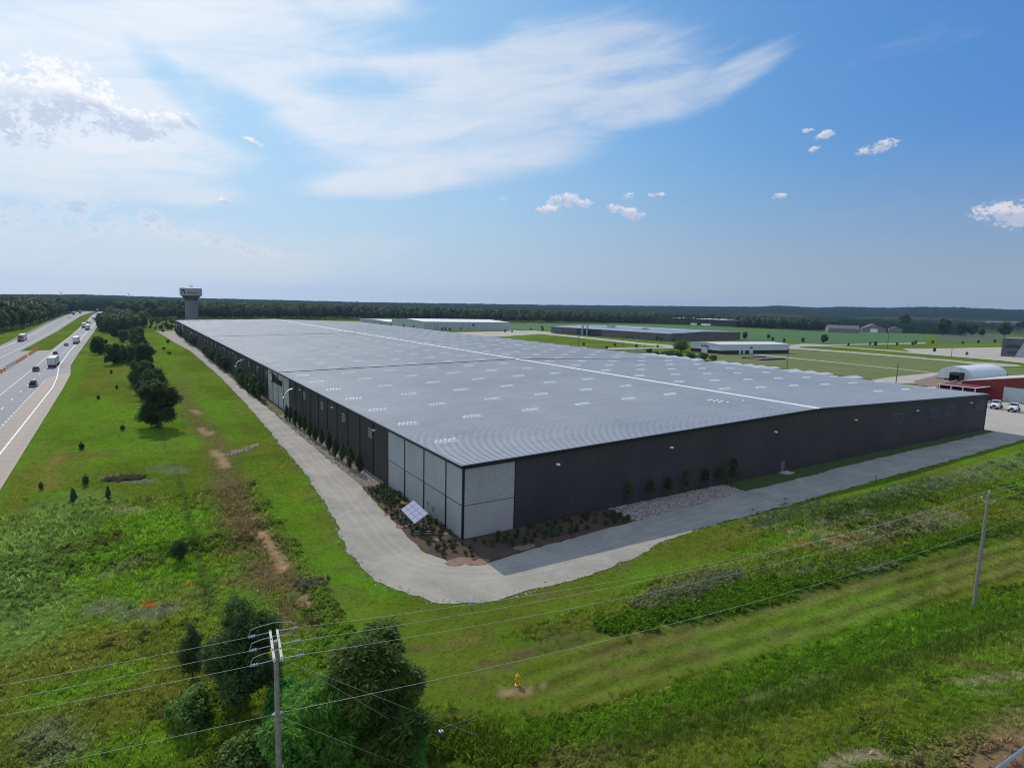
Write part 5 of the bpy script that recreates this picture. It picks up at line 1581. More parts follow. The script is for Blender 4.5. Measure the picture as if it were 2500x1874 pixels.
# ------------------------------------------------------------------ trees
def leaves(n_cl, per, centre, radii, clump_r, size, seed, shape=None, up=.35, aspect=1.0, shell=.55, frond=False):
    """leaf quads gathered in clumps through the volume of the crown"""
    r = np.random.default_rng(seed)
    u = r.normal(size=(n_cl, 3)); u /= np.linalg.norm(u, axis=1)[:, None]
    rad = shell+(1-shell)*r.random(n_cl)**.6
    lb = r.normal(size=(9, 3)); lb /= np.linalg.norm(lb, axis=1)[:, None]; amp = r.uniform(.2, .5, 9)
    rad = rad*(.74+(np.clip(u@lb.T, 0, 1)**5*amp).max(1)*1.05)
    cl = u*rad[:, None]*np.array(radii)
    if shape is not None: cl = shape(cl, r)
    cr = clump_r*(.6+.8*r.random(n_cl))
    c = np.repeat(cl, per, 0); k = np.repeat(cr, per)
    off = r.normal(size=(len(c), 3)); off /= np.linalg.norm(off, axis=1)[:, None]
    off *= (k*r.random(len(c))**.45)[:, None]; off[:, 2] *= .75
    pos = c+off+np.array(centre)
    nrm = off/np.maximum(np.linalg.norm(off, axis=1), 1e-6)[:, None]+r.normal(size=off.shape)*.55+np.array([0, 0, up])
    nrm /= np.linalg.norm(nrm, axis=1)[:, None]
    t = np.cross(nrm, r.normal(size=nrm.shape)); t /= np.linalg.norm(t, axis=1)[:, None]
    if frond:
        t = off/np.maximum(np.linalg.norm(off, axis=1), 1e-6)[:, None]+np.array([0, 0, -.25])+r.normal(size=off.shape)*.25
        nrm = np.cross(t, r.normal(size=t.shape)*.5+np.array([1.0, .3, 0])); nrm /= np.linalg.norm(nrm, axis=1)[:, None]; t /= np.linalg.norm(t, axis=1)[:, None]
    b = np.cross(nrm, t); s = size*(.55+.9*r.random(len(pos)))[:, None]
    t = t*s*aspect; b = b*s
    V = np.stack([pos-t*.5, pos+b*.32, pos+t*.5, pos-b*.32], 1).reshape(-1, 3)
    F = np.arange(len(V)).reshape(-1, 4)
    return V, F, cl+np.array(centre)


def crown_mesh(name, mat, parts, core=None):
    Vs, Fs, n = [], [], 0
    for V, F in parts: Vs.append(V); Fs.append(F+n); n += len(V)
    if core is not None:
        # a rough inner mass that keeps the crown opaque
        c, rd, seed = core
        r = np.random.default_rng(seed); nu, nv = 12, 8
        pts = []
        for j in range(nv+1):
            for i in range(nu):
                th = PI*j/nv; ph = 2*PI*i/nu; k = .75+.4*r.random()
                pts.append((c[0]+rd[0]*k*math.sin(th)*math.cos(ph), c[1]+rd[1]*k*math.sin(th)*math.sin(ph), c[2]+rd[2]*k*math.cos(th)))
        F = [(j*nu+i, (j+1)*nu+i, (j+1)*nu+(i+1) % nu, j*nu+(i+1) % nu) for j in range(nv) for i in range(nu)]
        Vs.append(np.array(pts)); Fs.append(np.array(F)+n)
    return np_mesh(name, np.concatenate(Vs), np.concatenate(Fs), mat)


def trunk_mesh(name, h, r0, clumps, seed=0, mat=None, nlimb=7):
    rr = random.Random(seed); m = MB()
    bend = [(rr.uniform(-.15, .15)*h*.15*i, rr.uniform(-.15, .15)*h*.15*i, h*i/4) for i in range(5)]
    m.tube(bend, [r0*(1-.17*i) for i in range(5)], 8)
    ks = list(range(len(clumps))); rr.shuffle(ks)
    for k in ks[:nlimb]:
        e = np.array(clumps[k]); z0 = min(h*.98, max(h*.3, e[2]*rr.uniform(.35, .6)))
        s = np.array([bend[2][0]*z0/h, bend[2][1]*z0/h, z0]); mid = (s+e)/2+np.array([0, 0, -.06*h])
        m.tube([s, mid, e], [r0*.42, r0*.28, r0*.10], 5)
    return m.mesh(name, mat or M_BARK)


def tree_kind(name, mat, h, rx, ry, rz_, n_cl, per, clump_r, size, seed, trunk=.25, core=True, shape=None, zc=None, aspect=1., shell=.55, nlimb=7, tmat=None):
    zc = zc if zc is not None else h-rz_
    V, F, cl = leaves(n_cl, per, (0, 0, zc), (rx, ry, rz_), clump_r, size, seed, shape, aspect=aspect, shell=shell)
    cm = crown_mesh(name+'_crown', mat, [(V, F)], ((0, 0, zc), (rx*.50, ry*.50, rz_*.56), seed) if core else None)
    tm = trunk_mesh(name+'_trunk', zc, trunk, cl, seed, tmat, nlimb)
    return cm, tm


def plant_tree(name, label, cat, kind, loc, rz=0, scale=1.0, group=None):
    t = thing(name, label, cat, loc, rz, group, scale)
    link('crown', kind[0], t); link('trunk', kind[1], t)
    return t


def lobed_kind(name, mat, lobes, per, clump_r, size, seed, trunk, aspect=1.0, frond=False, dens=26, tmat=None):
    parts = []; cls = []; Vs = []; Fs = []
    for i, (x, y, z, rx, ry, rz_) in enumerate(lobes):
        n = max(8, int(dens*(rx*ry*rz_)**(2/3)))
        V, F, cl = leaves(n, per, (x, y, z), (rx, ry, rz_), clump_r, size, seed*13+i, None, aspect=aspect, shell=.45, frond=frond)
        parts.append((V, F)); cls.append(cl[::4])
    cm = crown_mesh(name+'_crown', mat, parts)
    top = max(l[2] for l in lobes)
    tm = trunk_mesh(name+'_trunk', top*.8, trunk, np.concatenate([np.array([[l[0], l[1], l[2]]]) for l in lobes]+cls[:2]), seed, tmat, len(lobes)+4)
    return cm, tm


def make_lobes(n, w, h, z0, seed, lean=0.0, big=1.0):
    rr = random.Random(seed); out = [(0, 0, z0+(h-z0)*.48, w*.62, w*.6, (h-z0)*.42)]
    for i in range(n):
        a = rr.uniform(0, 6.28); t = (i+.5)/n; z = z0+(h-z0)*(.16+.74*t); k = w*(1-.55*t**2.2)*rr.uniform(.40, .80)
        r_ = w*rr.uniform(.26, .44)*(1-.12*t)*big
        out.append((k*math.cos(a)+lean*t, k*math.sin(a), z, r_, r_, r_*rr.uniform(.75, 1.35)))
    return out


# near trees, one mesh each
K = lobed_kind('near_a', M_LEAF_A, make_lobes(17, 3.2, 8.7, .5, 3), 70, .52, .17, 21, .2, dens=34)
p = GT(598, 1728); plant_tree('tree', 'dark olive broadleaf tree left of the nearest utility pole', 'tree', K, p, .4)
K = lobed_kind('near_b', M_LEAF_B2, make_lobes(24, 4.0, 9.5, .0, 14, .4), 66, .58, .165, 22, .22, 2.6, True, 30)
p = GT(935, 1830); plant_tree('tree', 'bushy feathery green tree right of the nearest utility pole', 'tree', K, (p[0]-.5, p[1], 0), 1.1, (1.16, 1.16, .95))
K = lobed_kind('near_c', M_LEAF_B, make_lobes(17, 3.6, 6.9, .0, 5), 64, .56, .165, 23, .16, 2.6, True, 30)
p = GT(775, 1890); plant_tree('tree', 'lower bright feathery tree at the bottom edge just right of the nearest pole', 'tree', K, (p[0], p[1], 0), 2.0)
K = tree_kind('near_d', M_LEAF_A, 4.9, .95, .95, 2.3, 90, 80, .42, .15, 24, .1)
p = GT(472, 1655); plant_tree('tree', 'narrow dark young tree left of the olive tree', 'tree', K, p, 0)
K = lobed_kind('near_e', M_LEAF_C, make_lobes(9, 1.9, 2.9, .0, 6), 40, .40, .21, 25, .08, dens=40)
p = GT(460, 1768); plant_tree('bush', 'glossy light-leaved round bush beside the wires at the lower left', 'bush', K, p, 0)
p = GT(620, 1900); plant_tree('bush', 'glossy pale-leaved bush at the bottom edge left of the pole', 'bush', K, p, 2.0, 1.12)
K = lobed_kind('near_f', M_LEAF_B, make_lobes(9, 1.8, 3.1, .0, 8), 40, .45, .22, 26, .08, 2.4, True, 34)
p = GT(705, 1752); plant_tree('bush', 'yellow-green feathery bush behind the nearest pole', 'bush', K, p, 2.0, 1.0)
p = GT(1010, 1868); plant_tree('bush', 'low bright green bush at the foot of the feathery tree, bottom centre', 'bush', K, p, .5, .8)
K = tree_kind('near_g', M_LEAF_A, 2.9, 1.0, 1.0, 1.35, 70, 60, .34, .15, 27, .06, True)
p = GT(440, 1368); plant_tree('bush', 'small dark round tree alone in the left field', 'small tree', K, p, 0)

# row of trees beside the field path
RK = [lobed_kind('row_a', M_LEAF_A, make_lobes(20, 4.6, 11.2, .0, 31), 42, .85, .36, 31, .3, dens=14),
      lobed_kind('row_b', M_LEAF_A, make_lobes(17, 4.3, 9.4, .0, 32), 42, .85, .36, 32, .25, dens=14),
      lobed_kind('row_c', M_LEAF_F, make_lobes(14, 4.2, 8.0, .0, 33), 42, .8, .36, 33, .22, dens=14)]
row = [(-32.0, 99, 0, 1.08, 'biggest dark tree at the near end of the field row'), (-31.5, 118, 2, .9, 'low tree just behind the biggest one of the field row'), (-31.7, 146, 1, 1.0, 'dark tree third from the near end of the field row'), (-33.5, 160, 2, .9, 'olive tree in the middle of the field row'),
       (-34.6, 182, 1, .92, 'spreading tree in the middle of the field row'), (-31.9, 250, 0, 1.0, 'tall dark tree beyond the gap of the field row'), (-35.5, 262, 1, .9, 'dark tree behind the tall one beyond the gap'), (-30.5, 235, 2, .5, 'small bush in the gap of the field row'), (-44.0, 262, 0, .92, 'broad dark tree on the left beyond the gap'),
       (-38.5, 270, 1, .9, 'dark tree between the broad one and the tall one'), (-33.0, 320, 2, 1.25, 'rounded tree farther along the field row'), (-32.5, 352, 0, .9, 'dark tree farther along the field row, second'), (-32.5, 390, 1, 1.2, 'tree near the far end of the field row'), (-33, 432, 2, 1.3, 'tree at the far end of the field row'),
       (-51.5, 322, 1, .95, 'dark round tree between the freeway verge and the field row'), (-55, 345, 2, .45, 'upright small tree by the freeway verge'), (-55, 400, 1, .55, 'dark low tree by the freeway verge, farther on'), (-50.5, 402, 2, .4, 'low bush just right of the dark verge tree'),
       (-40, 420, 0, .8, 'dark tree in the thickening scrub'), (-46, 470, 2, 1.1, 'tree at the start of the scrub before the wood'), (-55, 560, 1, 1.0, 'tree on the verge where the scrub thickens'), (-50, 620, 0, 1.1, 'tall tree in the scrub beside the freeway')]
for x, y, k, s, l in row: plant_tree('tree', l, 'tree', RK[k], (x, y, -.05), random.uniform(0, 6), s)
SK = [tree_kind('sm_a', M_LEAF_D, 2.2, .8, .8, 1.05, 50, 45, .35, .2, 41, .05), tree_kind('sm_b', M_LEAF_Y, 3.0, 1.3, 1.3, 1.3, 50, 40, .45, .24, 42, .06)]


def conic(cl, r):
    cl = cl.copy(); f = np.clip((1.9-cl[:, 2])/3.8, .1, 1); cl[:, 0] *= f*1.3; cl[:, 1] *= f*1.3; return cl


SK.append(tree_kind('sm_c', M_LEAF_D, 4.2, 1.1, 1.1, 2.0, 70, 45, .35, .2, 43, .08, True, conic))
small = [(300, 1050, 0, 1.2, 'dark'), (200, 1098, 0, 1.3, 'darker'), (252, 1090, 0, 1.3, 'low dark'), (180, 1228, 2, 1.0, 'tall narrow'), (265, 1222, 2, .85, 'bushy upright'), (285, 950, 0, 1.0, ''), (345, 1138, 0, .8, ''), (258, 885, 0, 1.6, ''), (272, 912, 0, 1.2, ''), (263, 895, 0, 1.0, ''), (240, 975, 0, 1.1, ''), (312, 1022, 0, 1.3, ''),
         (385, 790, 1, 1.5, ''), (398, 812, 1, 1.4, ''), (410, 840, 1, 1.3, ''), (413, 867, 1, 1.3, ''), (390, 775, 1, 1.9, ''), (100, 1195, 0, .9, ''), (173, 1165, 0, .6, ''), (245, 1075, 0, .9, ''), (210, 1185, 0, 1.3, ''), (175, 1390, 0, .8, ''), (400, 855, 1, 1.0, ''), (300, 1165, 0, .7, '')]
wd = {0: ('shrub', 'low dark evergreen shrub'), 1: ('sapling', 'yellow-green sapling'), 2: ('young_evergreen', 'young conical evergreen')}
wl = ['beside the big row tree', 'standing near the freeway verge', 'in the middle of the left field', 'on the weedy slope at the left', 'just right of the tall narrow one', 'before the middle row trees', 'right of the field centre by the swale', 'on the mown strip left of the row', 'near the freeway shoulder bend',
      'beside its neighbour on the mown strip', 'by the freeway left of the big row tree', 'left of the foot of the big row tree', 'beside the far drive end, second', 'beside the far drive end, third', 'between row and drive, far part', 'between row and drive, nearer part', 'farthest by the wood beside the drive',
      'close to the slab edge of the freeway at the left', 'by the freeway verge, tiny', 'near the field centre, upper', 'beside the scrubby brown mound', 'in the lower left field', 'by the drive, smallest', 'above the brown mound']
for i, ((px, py, k, s, _), w_) in enumerate(zip(small, wl)):
    if i in (2, 6, 9, 11, 18, 19, 23): continue
    s *= .85
    plant_tree(wd[k][0], wd[k][1]+' '+w_, 'shrub' if k == 0 else 'young tree', SK[k], GT(px, py), i, (s*(.72, .9, .85)[k]*.9, s*(.72, .9, .85)[k]*.75, s*(.72, .9, .85)[k]*(.8+.3*(i % 3)/2)))

# columnar arborvitae beside the wall
AV = []
for sd_ in (51, 52, 53):
    def col(cl, r):
        cl = cl.copy(); f = np.clip((2.15-cl[:, 2])/2.6, .18, 1)*np.clip((cl[:, 2]+2.3)/1.0, .45, 1); cl[:, 0] *= f; cl[:, 1] *= f; return cl
    AV.append(tree_kind('arb%d' % sd_, M_LEAF_D, 4.2, .62, .62, 2.0, 110, 40, .26, .15, sd_, .07, True, col, aspect=1.5, shell=.6, nlimb=3))
ord_ = ['first', 'second', 'third', 'fourth', 'fifth', 'sixth', 'seventh', 'eighth', 'ninth', 'tenth', 'eleventh', 'twelfth', 'thirteenth', 'fourteenth']
for k, (px, py) in enumerate(((725, 815), (655, 775), (592, 725), (540, 690), (487, 645), (433, 600), (382, 570), (340, 535), (298, 492), (265, 470), (227, 445), (188, 415), (160, 395))):
    p = GT(650+px/3.188, 900+py/3.188)
    plant_tree('arborvitae', ord_[k]+' narrow evergreen in the row along the charcoal wall, counted from the louvred corner', 'evergreen', AV[k % 3], p, k*1.3, 1.05+.08*math.sin(k*2), 'narrow evergreens along the wall')
# denser trees farther along the left wall
DK = [tree_kind('col_a', M_LEAF_A, 6.0, 1.4, 1.4, 2.6, 90, 45, .55, .3, 55, .1), tree_kind('col_b', M_LEAF_F, 5.4, 1.2, 1.2, 2.4, 80, 45, .5, .3, 56, .1)]
k = 0
for (ya, yb, n, xo, word) in ((136, 176, 9, -2.6, 'the near clump beyond the white bays'), (216, 300, 13, -2.4, 'the middle clump along the wall'), (372, 430, 9, -2.2, 'the third clump along the wall'), (470, 530, 8, -2.0, 'the farthest clump at the wall end')):
    for i in range(n):
        y = ya+(yb-ya)*i/(n-1)
        plant_tree('columnar_tree', 'upright leafy tree of '+word, 'tree', DK[k % 2], (xo+random.uniform(-.5, .5), y, 0), k, random.uniform(.85, 1.2), 'trees of '+word); k += 1
# saplings before the front wall
FK = [tree_kind('sap%d' % s, M_LEAF_F if s % 2 else M_LEAF_A, 4.4, .75, .75, 1.6, 45, 40, .38, .17, 60+s, .05, False, conic, aspect=1.4) for s in range(2)]
for k, (px, py, pt) in enumerate(((1118, 690, 570), (1270, 655, 545), (1395, 630, 515), (1524, 600, 475), (1660, 572, 455), (1760, 550, 450), (1880, 562, 400))):
    p = G(1150+px/2.949, 1000+py/2.949)
    plant_tree('sapling', ord_[k]+' slender sapling from the left in the stone strip before the dark front wall', 'young tree', FK[0 if k % 3 == 0 else 1], (p[0], min(p[1], -.9), 0), k, (1.05, 1., 1., 1.1, 1.05, 1.0, 1.45)[k]*.92, 'saplings before the front wall')

# little shrubs of the mulch beds
mm = [tree_kind('bed%d' % s, M_LEAF_D, .75, .30, .30, .36, 14, 22, .16, .11, 70+s, .02, True, nlimb=2) for s in range(3)]
spots = []
for j in range(5):
    for i in range(9): spots.append((-.9-j*.85+random.uniform(-.25, .25), 27.5-i*1.15-j*.35+random.uniform(-.3, .3)))
for j in range(5):
    for i in range(8): spots.append((-1.0-j*1.05+random.uniform(-.3, .3), 15.5-i*1.5+random.uniform(-.5, .5)))
bedf = []
for i in range(26): spots.append((random.uniform(-5.2, -.6), random.uniform(-6.5, 4.5)))
for j in range(4):
    for i in range(15):
        x = 1.5+i*1.65+random.uniform(-.45, .45)+j*.5; y = -1.6-j*1.35+random.uniform(-.35, .35)
        if random.random() < .82: bedf.append((x, y))
for k, (x, y) in enumerate(spots):
    if x < -5.4+(y < 5)*-.3: continue
    far_ = y > 17
    plant_tree('bed_shrub', 'small dark shrub in the mulch between the last narrow evergreen and the solar panels' if far_ else 'small dark shrub in the mulch around the solar panels', 'shrub', mm[k % 3], (x, y, .03), k, random.uniform(.8, 1.35),
               'mulch shrubs before the evergreen row' if far_ else 'mulch shrubs around the solar rack')
for k, (x, y) in enumerate(bedf):
    plant_tree('bed_shrub', 'small dark shrub in the shaded mulch bed before the dark front wall', 'shrub', mm[k % 3], (x, y, .03), k, random.uniform(.8, 1.5), 'mulch shrubs before the front wall')

# scattered trees and bushes of the far roads
FARK = [tree_kind('far_a', M_LEAF_F, 7, 2.6, 2.6, 2.9, 60, 30, 1.0, .8, 81, .16), tree_kind('far_b', M_LEAF_A, 5, 1.3, 1.3, 2.1, 45, 30, .7, .55, 82, .12)]
fs = [(1360+52/4.424, 805, 1, 1.0), (1372, 812, 1, .9), (1432, 800, 0, .5), (1604, 832, 1, 1.25), (1614, 833, 1, 1.0), (1575, 826, 1, .9), (1589, 827, 1, .8), (1452, 817, 1, .8), (1645, 834, 1, .8), (1395, 851, 1, .7), (1425, 845, 1, .8), (1501, 846, 1, .8), (1553, 850, 1, .9), (1605, 850, 1, .7), (1481, 853, 0, .5),
      (1876, 828, 1, 1.1), (1886, 833, 1, .9), (1914, 836, 1, .9), (1960, 837, 1, 1.1), (2011, 839, 0, 1.35), (2071, 845, 1, .7), (2124, 843, 1, .7), (2137, 846, 1, 1.0), (2190, 844, 1, .7), (2228, 844, 1, .8), (2235, 841, 1, .8), (2281, 860, 1, .9), (2360, 868, 1, .7), (2277, 840, 1, .7), (2350, 841, 1, .7), (2388, 839, 1, .7), (2428, 838, 1, .7), (1818, 829, 1, 1.7), (1296, 806, 1, .6), (1233, 812, 1, .8), (1250, 812, 1, .6),
      (1087, 806, 1, .7), (1098, 808, 1, .8), (1079, 807, 1, .7), (1124, 806, 1, .7), (1323, 803, 1, .8), (1325, 808, 1, .8)]
for k, (px, py, kd, s) in enumerate(fs):
    p = G(px, py)
    plant_tree('roadside_tree', 'small dark tree standing along the far roads and buildings across the middle distance', 'tree', FARK[kd], (p[0], p[1], 0), k, s*.8*max(1, np.linalg.norm(p-CAM)/560), 'small trees along the far roads')
K = tree_kind('round_bush', M_LEAF_Y, 8.5, 5.0, 5.0, 4.2, 120, 40, 1.3, .6, 85, .3)
p = G(1662, 858); plant_tree('bush', 'big round green bush at the left end of the white workshop', 'bush', K, (p[0], p[1], 0), 0, 1.1)
for k, (px, py, s) in enumerate(((1600, 871, .5), (1625, 874, .6), (1655, 877, .65), (1685, 879, .65), (1715, 880, .65), (1740, 881, .5), (1585, 862, .45), (1640, 868, .5))):
    p = G(px, py); plant_tree('hedge_bush', 'low green bush in the hedge between the big roof and the white workshop', 'bush', K, (p[0], p[1], 0), k, s, 'bushes of the hedge before the white workshop')
for px, py, s, l in ((2205, 802, 2.6, 'large round tree right of the grey barns'), (2303, 820, 2.1, 'big round tree before the far right fields'), (2345, 820, 1.7, 'second big round tree of the three on the far right'), (2372, 821, 1.6, 'third big round tree on the far right'), (2396, 821, 1.0, 'smaller dark tree right of the three'), (2452, 824, 1.9, 'tree behind the dark grey block'), (2488, 815, 1.9, 'dark tree at the right edge before the brick building')):
    p = G(px, py); plant_tree('tree', l, 'tree', FARK[0], (p[0], p[1], 0), px, s*2.0)


# ------------------------------------------------------------------ woods
FT = []
for s in range(5):
    h_ = 20+2*s % 5
    V, F, cl = leaves(58, 14, (0, 0, 13), (5.6, 5.6, 7.0), 2.0, 1.5, 90+s, None, up=.5, shell=.6)
    cm = crown_mesh('wood_crown%d' % s, M_LEAF_F if s % 2 else M_LEAF_A, [(V, F)], ((0, 0, 12.5), (4.3, 4.3, 6.6), s))
    tm = trunk_mesh('wood_trunk%d' % s, 13, .4, cl, s, None, 3)
    FT.append((cm, tm))


def poly_points(poly, n, seed):
    r = np.random.default_rng(seed); P_ = np.array(poly); out = []
    lo, hi = P_.min(0), P_.max(0)
    q = r.random((n*4, 2))*(hi-lo)+lo
    inside = np.zeros(len(q), bool)
    x, y = q[:, 0], q[:, 1]
    for (x1, y1), (x2, y2) in zip(poly, poly[1:]+poly[:1]):
        c_ = ((y1 > y) != (y2 > y)) & (x < (x2-x1)*(y-y1)/(y2-y1+1e-12)+x1)
        inside ^= c_
    return q[inside][:n]


def scatter(name, pts, rot, scl, protos, idx, tints=None, label=None):
    """one object: instances of the prototype meshes on a point mesh"""
    pts = np.asarray(pts, np.float32)
    me = bpy.data.meshes.new(name); me.vertices.add(len(pts)); me.vertices.foreach_set('co', pts.ravel())
    a = me.attributes.new('rotz', 'FLOAT_VECTOR', 'POINT'); a.data.foreach_set('vector', np.asarray(rot, np.float32).ravel())
    a = me.attributes.new('scl', 'FLOAT_VECTOR', 'POINT'); a.data.foreach_set('vector', np.asarray(scl, np.float32).ravel())
    a = me.attributes.new('pick', 'INT', 'POINT'); a.data.foreach_set('value', np.asarray(idx, np.int32))
    if tints is not None:
        a = me.attributes.new('tint', 'FLOAT_VECTOR', 'POINT'); a.data.foreach_set('vector', np.asarray(tints, np.float32).ravel())
    o = link(name, me); o['kind'] = 'stuff'
    col = bpy.data.collections.new(name+'_kinds')
    for i, pr in enumerate(protos):
        q = bpy.data.objects.new('%s_kind_%02d' % (name, i), pr); col.objects.link(q)
    ng = bpy.data.node_groups.new(name, 'GeometryNodeTree')
    ng.interface.new_socket('Geometry', in_out='INPUT', socket_type='NodeSocketGeometry')
    ng.interface.new_socket('Geometry', in_out='OUTPUT', socket_type='NodeSocketGeometry')
    N = ng.nodes; Lk = ng.links
    gi = N.new('NodeGroupInput'); go = N.new('NodeGroupOutput')
    mp = N.new('GeometryNodeMeshToPoints'); ip = N.new('GeometryNodeInstanceOnPoints')
    ci = N.new('GeometryNodeCollectionInfo'); ci.inputs['Collection'].default_value = col; ci.inputs['Separate Children'].default_value = True; ci.inputs['Reset Children'].default_value = True
    def na(nm, ty):
        n = N.new('GeometryNodeInputNamedAttribute'); n.data_type = ty; n.inputs['Name'].default_value = nm; return n
    ra, sa_, pa = na('rotz', 'FLOAT_VECTOR'), na('scl', 'FLOAT_VECTOR'), na('pick', 'INT')
    Lk.new(gi.outputs[0], mp.inputs['Mesh']); Lk.new(mp.outputs[0], ip.inputs['Points']); Lk.new(ci.outputs[0], ip.inputs['Instance'])
    ip.inputs['Pick Instance'].default_value = True
    Lk.new(pa.outputs[0], ip.inputs['Instance Index'])
    Lk.new(ra.outputs[0], ip.inputs['Rotation']); Lk.new(sa_.outputs[0], ip.inputs['Scale'])
    Lk.new(ip.outputs[0], go.inputs[0])
    md = o.modifiers.new('scatter', 'NODES'); md.node_group = ng
    return o


def wood(name, poly, n, seed, front=None, smin=.8, smax=1.2):
    q = poly_points(poly, n, seed); r = np.random.default_rng(seed)
    z = np.zeros(len(q))
    sc = r.uniform(smin, smax, len(q)); scl = np.stack([sc*r.uniform(.9, 1.25, len(q)), sc*r.uniform(.9, 1.25, len(q)), sc], -1)
    rot = np.zeros((len(q), 3)); rot[:, 2] = r.uniform(0, 6.28, len(q))
    scatter(name, np.c_[q, z-.3], rot, scl, [k[0] for k in FT], r.integers(0, 5, len(q)))


wood('wood', [(-126, 560), (-122, 700), (-126, 1000), (-122, 1250), (-104, 1480), (-400, 1480), (-520, 560)], 2600, 1, smin=.55, smax=1.3)
wood('wood', [(-40, 860), (-10, 872), (100, 930), (300, 985), (570, 905), (760, 915), (985, 930), (1300, 1020), (1700, 1300), (1400, 1500), (400, 1500), (-20, 1480), (-52, 1150)], 7000, 2, smin=.5, smax=1.25)
wood('wood', [(1040, 735), (1075, 600), (1200, 640), (1600, 900), (1700, 1260), (1300, 980), (1120, 860)], 1500, 3)
wood('scrub', [(-60, 560), (-40, 500), (-22, 640), (-18, 830), (-40, 850), (-52, 1100), (-62, 1100)], 420, 4, smin=.3, smax=.75)
wood('scrub', [(-34, 575), (36, 572), (60, 640), (40, 800), (-8, 850), (-30, 800)], 170, 9, smin=.08, smax=.30)
# trees that can be told apart along the wood fronts
def front(label, group, pts, n, seed, smin=.75, smax=1.15, dx=6):
    r = random.Random(seed)
    segs = [(a, b, math.dist(a, b)) for a, b in zip(pts[:-1], pts[1:])]; T = sum(s[2] for s in segs)
    for k in range(n):
        d = T*(k+.5)/n+r.uniform(-2, 2)
        for a, b_, l in segs:
            if d <= l or (a, b_, l) == segs[-1]: break
            d -= l
        x = a[0]+(b_[0]-a[0])*d/l+r.uniform(-dx, dx)*.4; y = a[1]+(b_[1]-a[1])*d/l+r.uniform(-dx, dx)*.4
        plant_tree('broadleaf_tree', label, 'tree', FT[k % 5], (x, y, -.2), r.uniform(0, 6), r.uniform(smin, smax), group)


front('dark broadleaf tree in the front edge of the wood left of the freeway', 'trees in the wood edge left of the freeway', [(-122, 530), (-118, 620), (-118, 760), (-121, 1000), (-118, 1200)], 52, 5, .6, 1.05)
front('dark broadleaf tree in the wood edge behind the water tower end of the warehouse', 'trees in the wood edge behind the warehouse end', [(-42, 850), (-8, 862), (100, 920), (260, 975)], 38, 6, .75, 1.1)
front('dark broadleaf tree in the wood edge behind the pale warehouse and works', 'trees in the wood edge behind the pale buildings', [(300, 972), (570, 893), (760, 902), (980, 915)], 62, 7, .75, 1.1)
front('dark broadleaf tree in the clump beside the farm buildings', 'trees in the clump beside the farm', [(1038, 728), (1075, 590), (1180, 610), (1240, 640)], 30, 8, .8, 1.15)


# ------------------------------------------------------------------ weeds and grass near the camera
def blade_tuft(seed, n, h, spread, w):
    r = np.random.default_rng(seed); V = []; F = []
    for i in range(n):
        a = r.uniform(0, 6.28); rr = spread*r.random()**.5; x, y = rr*math.cos(a), rr*math.sin(a)
        lean = r.uniform(.15, .6)*h; b = r.uniform(0, 6.28); hh = h*r.uniform(.5, 1.1); ww = w*r.uniform(.6, 1.3)
        px_, py_ = -math.sin(b)*ww, math.cos(b)*ww; k = len(V)
        V += [(x-px_, y-py_, 0), (x+px_, y+py_, 0), (x+math.cos(b)*lean*.5+px_*.5, y+math.sin(b)*lean*.5+py_*.5, hh*.7), (x+math.cos(b)*lean, y+math.sin(b)*lean, hh)]
        F.append((k, k+1, k+2, k+3))
    return np_mesh('tuft%d' % seed, np.array(V), np.array(F), M_TINT)


def weed(seed, n, h, rad, size):
    r = np.random.default_rng(seed)
    V, F, _ = leaves(n, 12, (0, 0, h*.5), (rad, rad, h*.5), rad*.35, size, seed, None, up=1.7, shell=.3)
    return np_mesh('weed%d' % seed, V, F, M_TINT)


TUFTS = [blade_tuft(101, 16, .30, .30, .035), blade_tuft(102, 14, .42, .28, .035), weed(103, 10, .30, .34, .13), weed(104, 12, .48, .38, .14), blade_tuft(105, 18, .70, .3, .03), blade_tuft(106, 14, .13, .32, .04)]


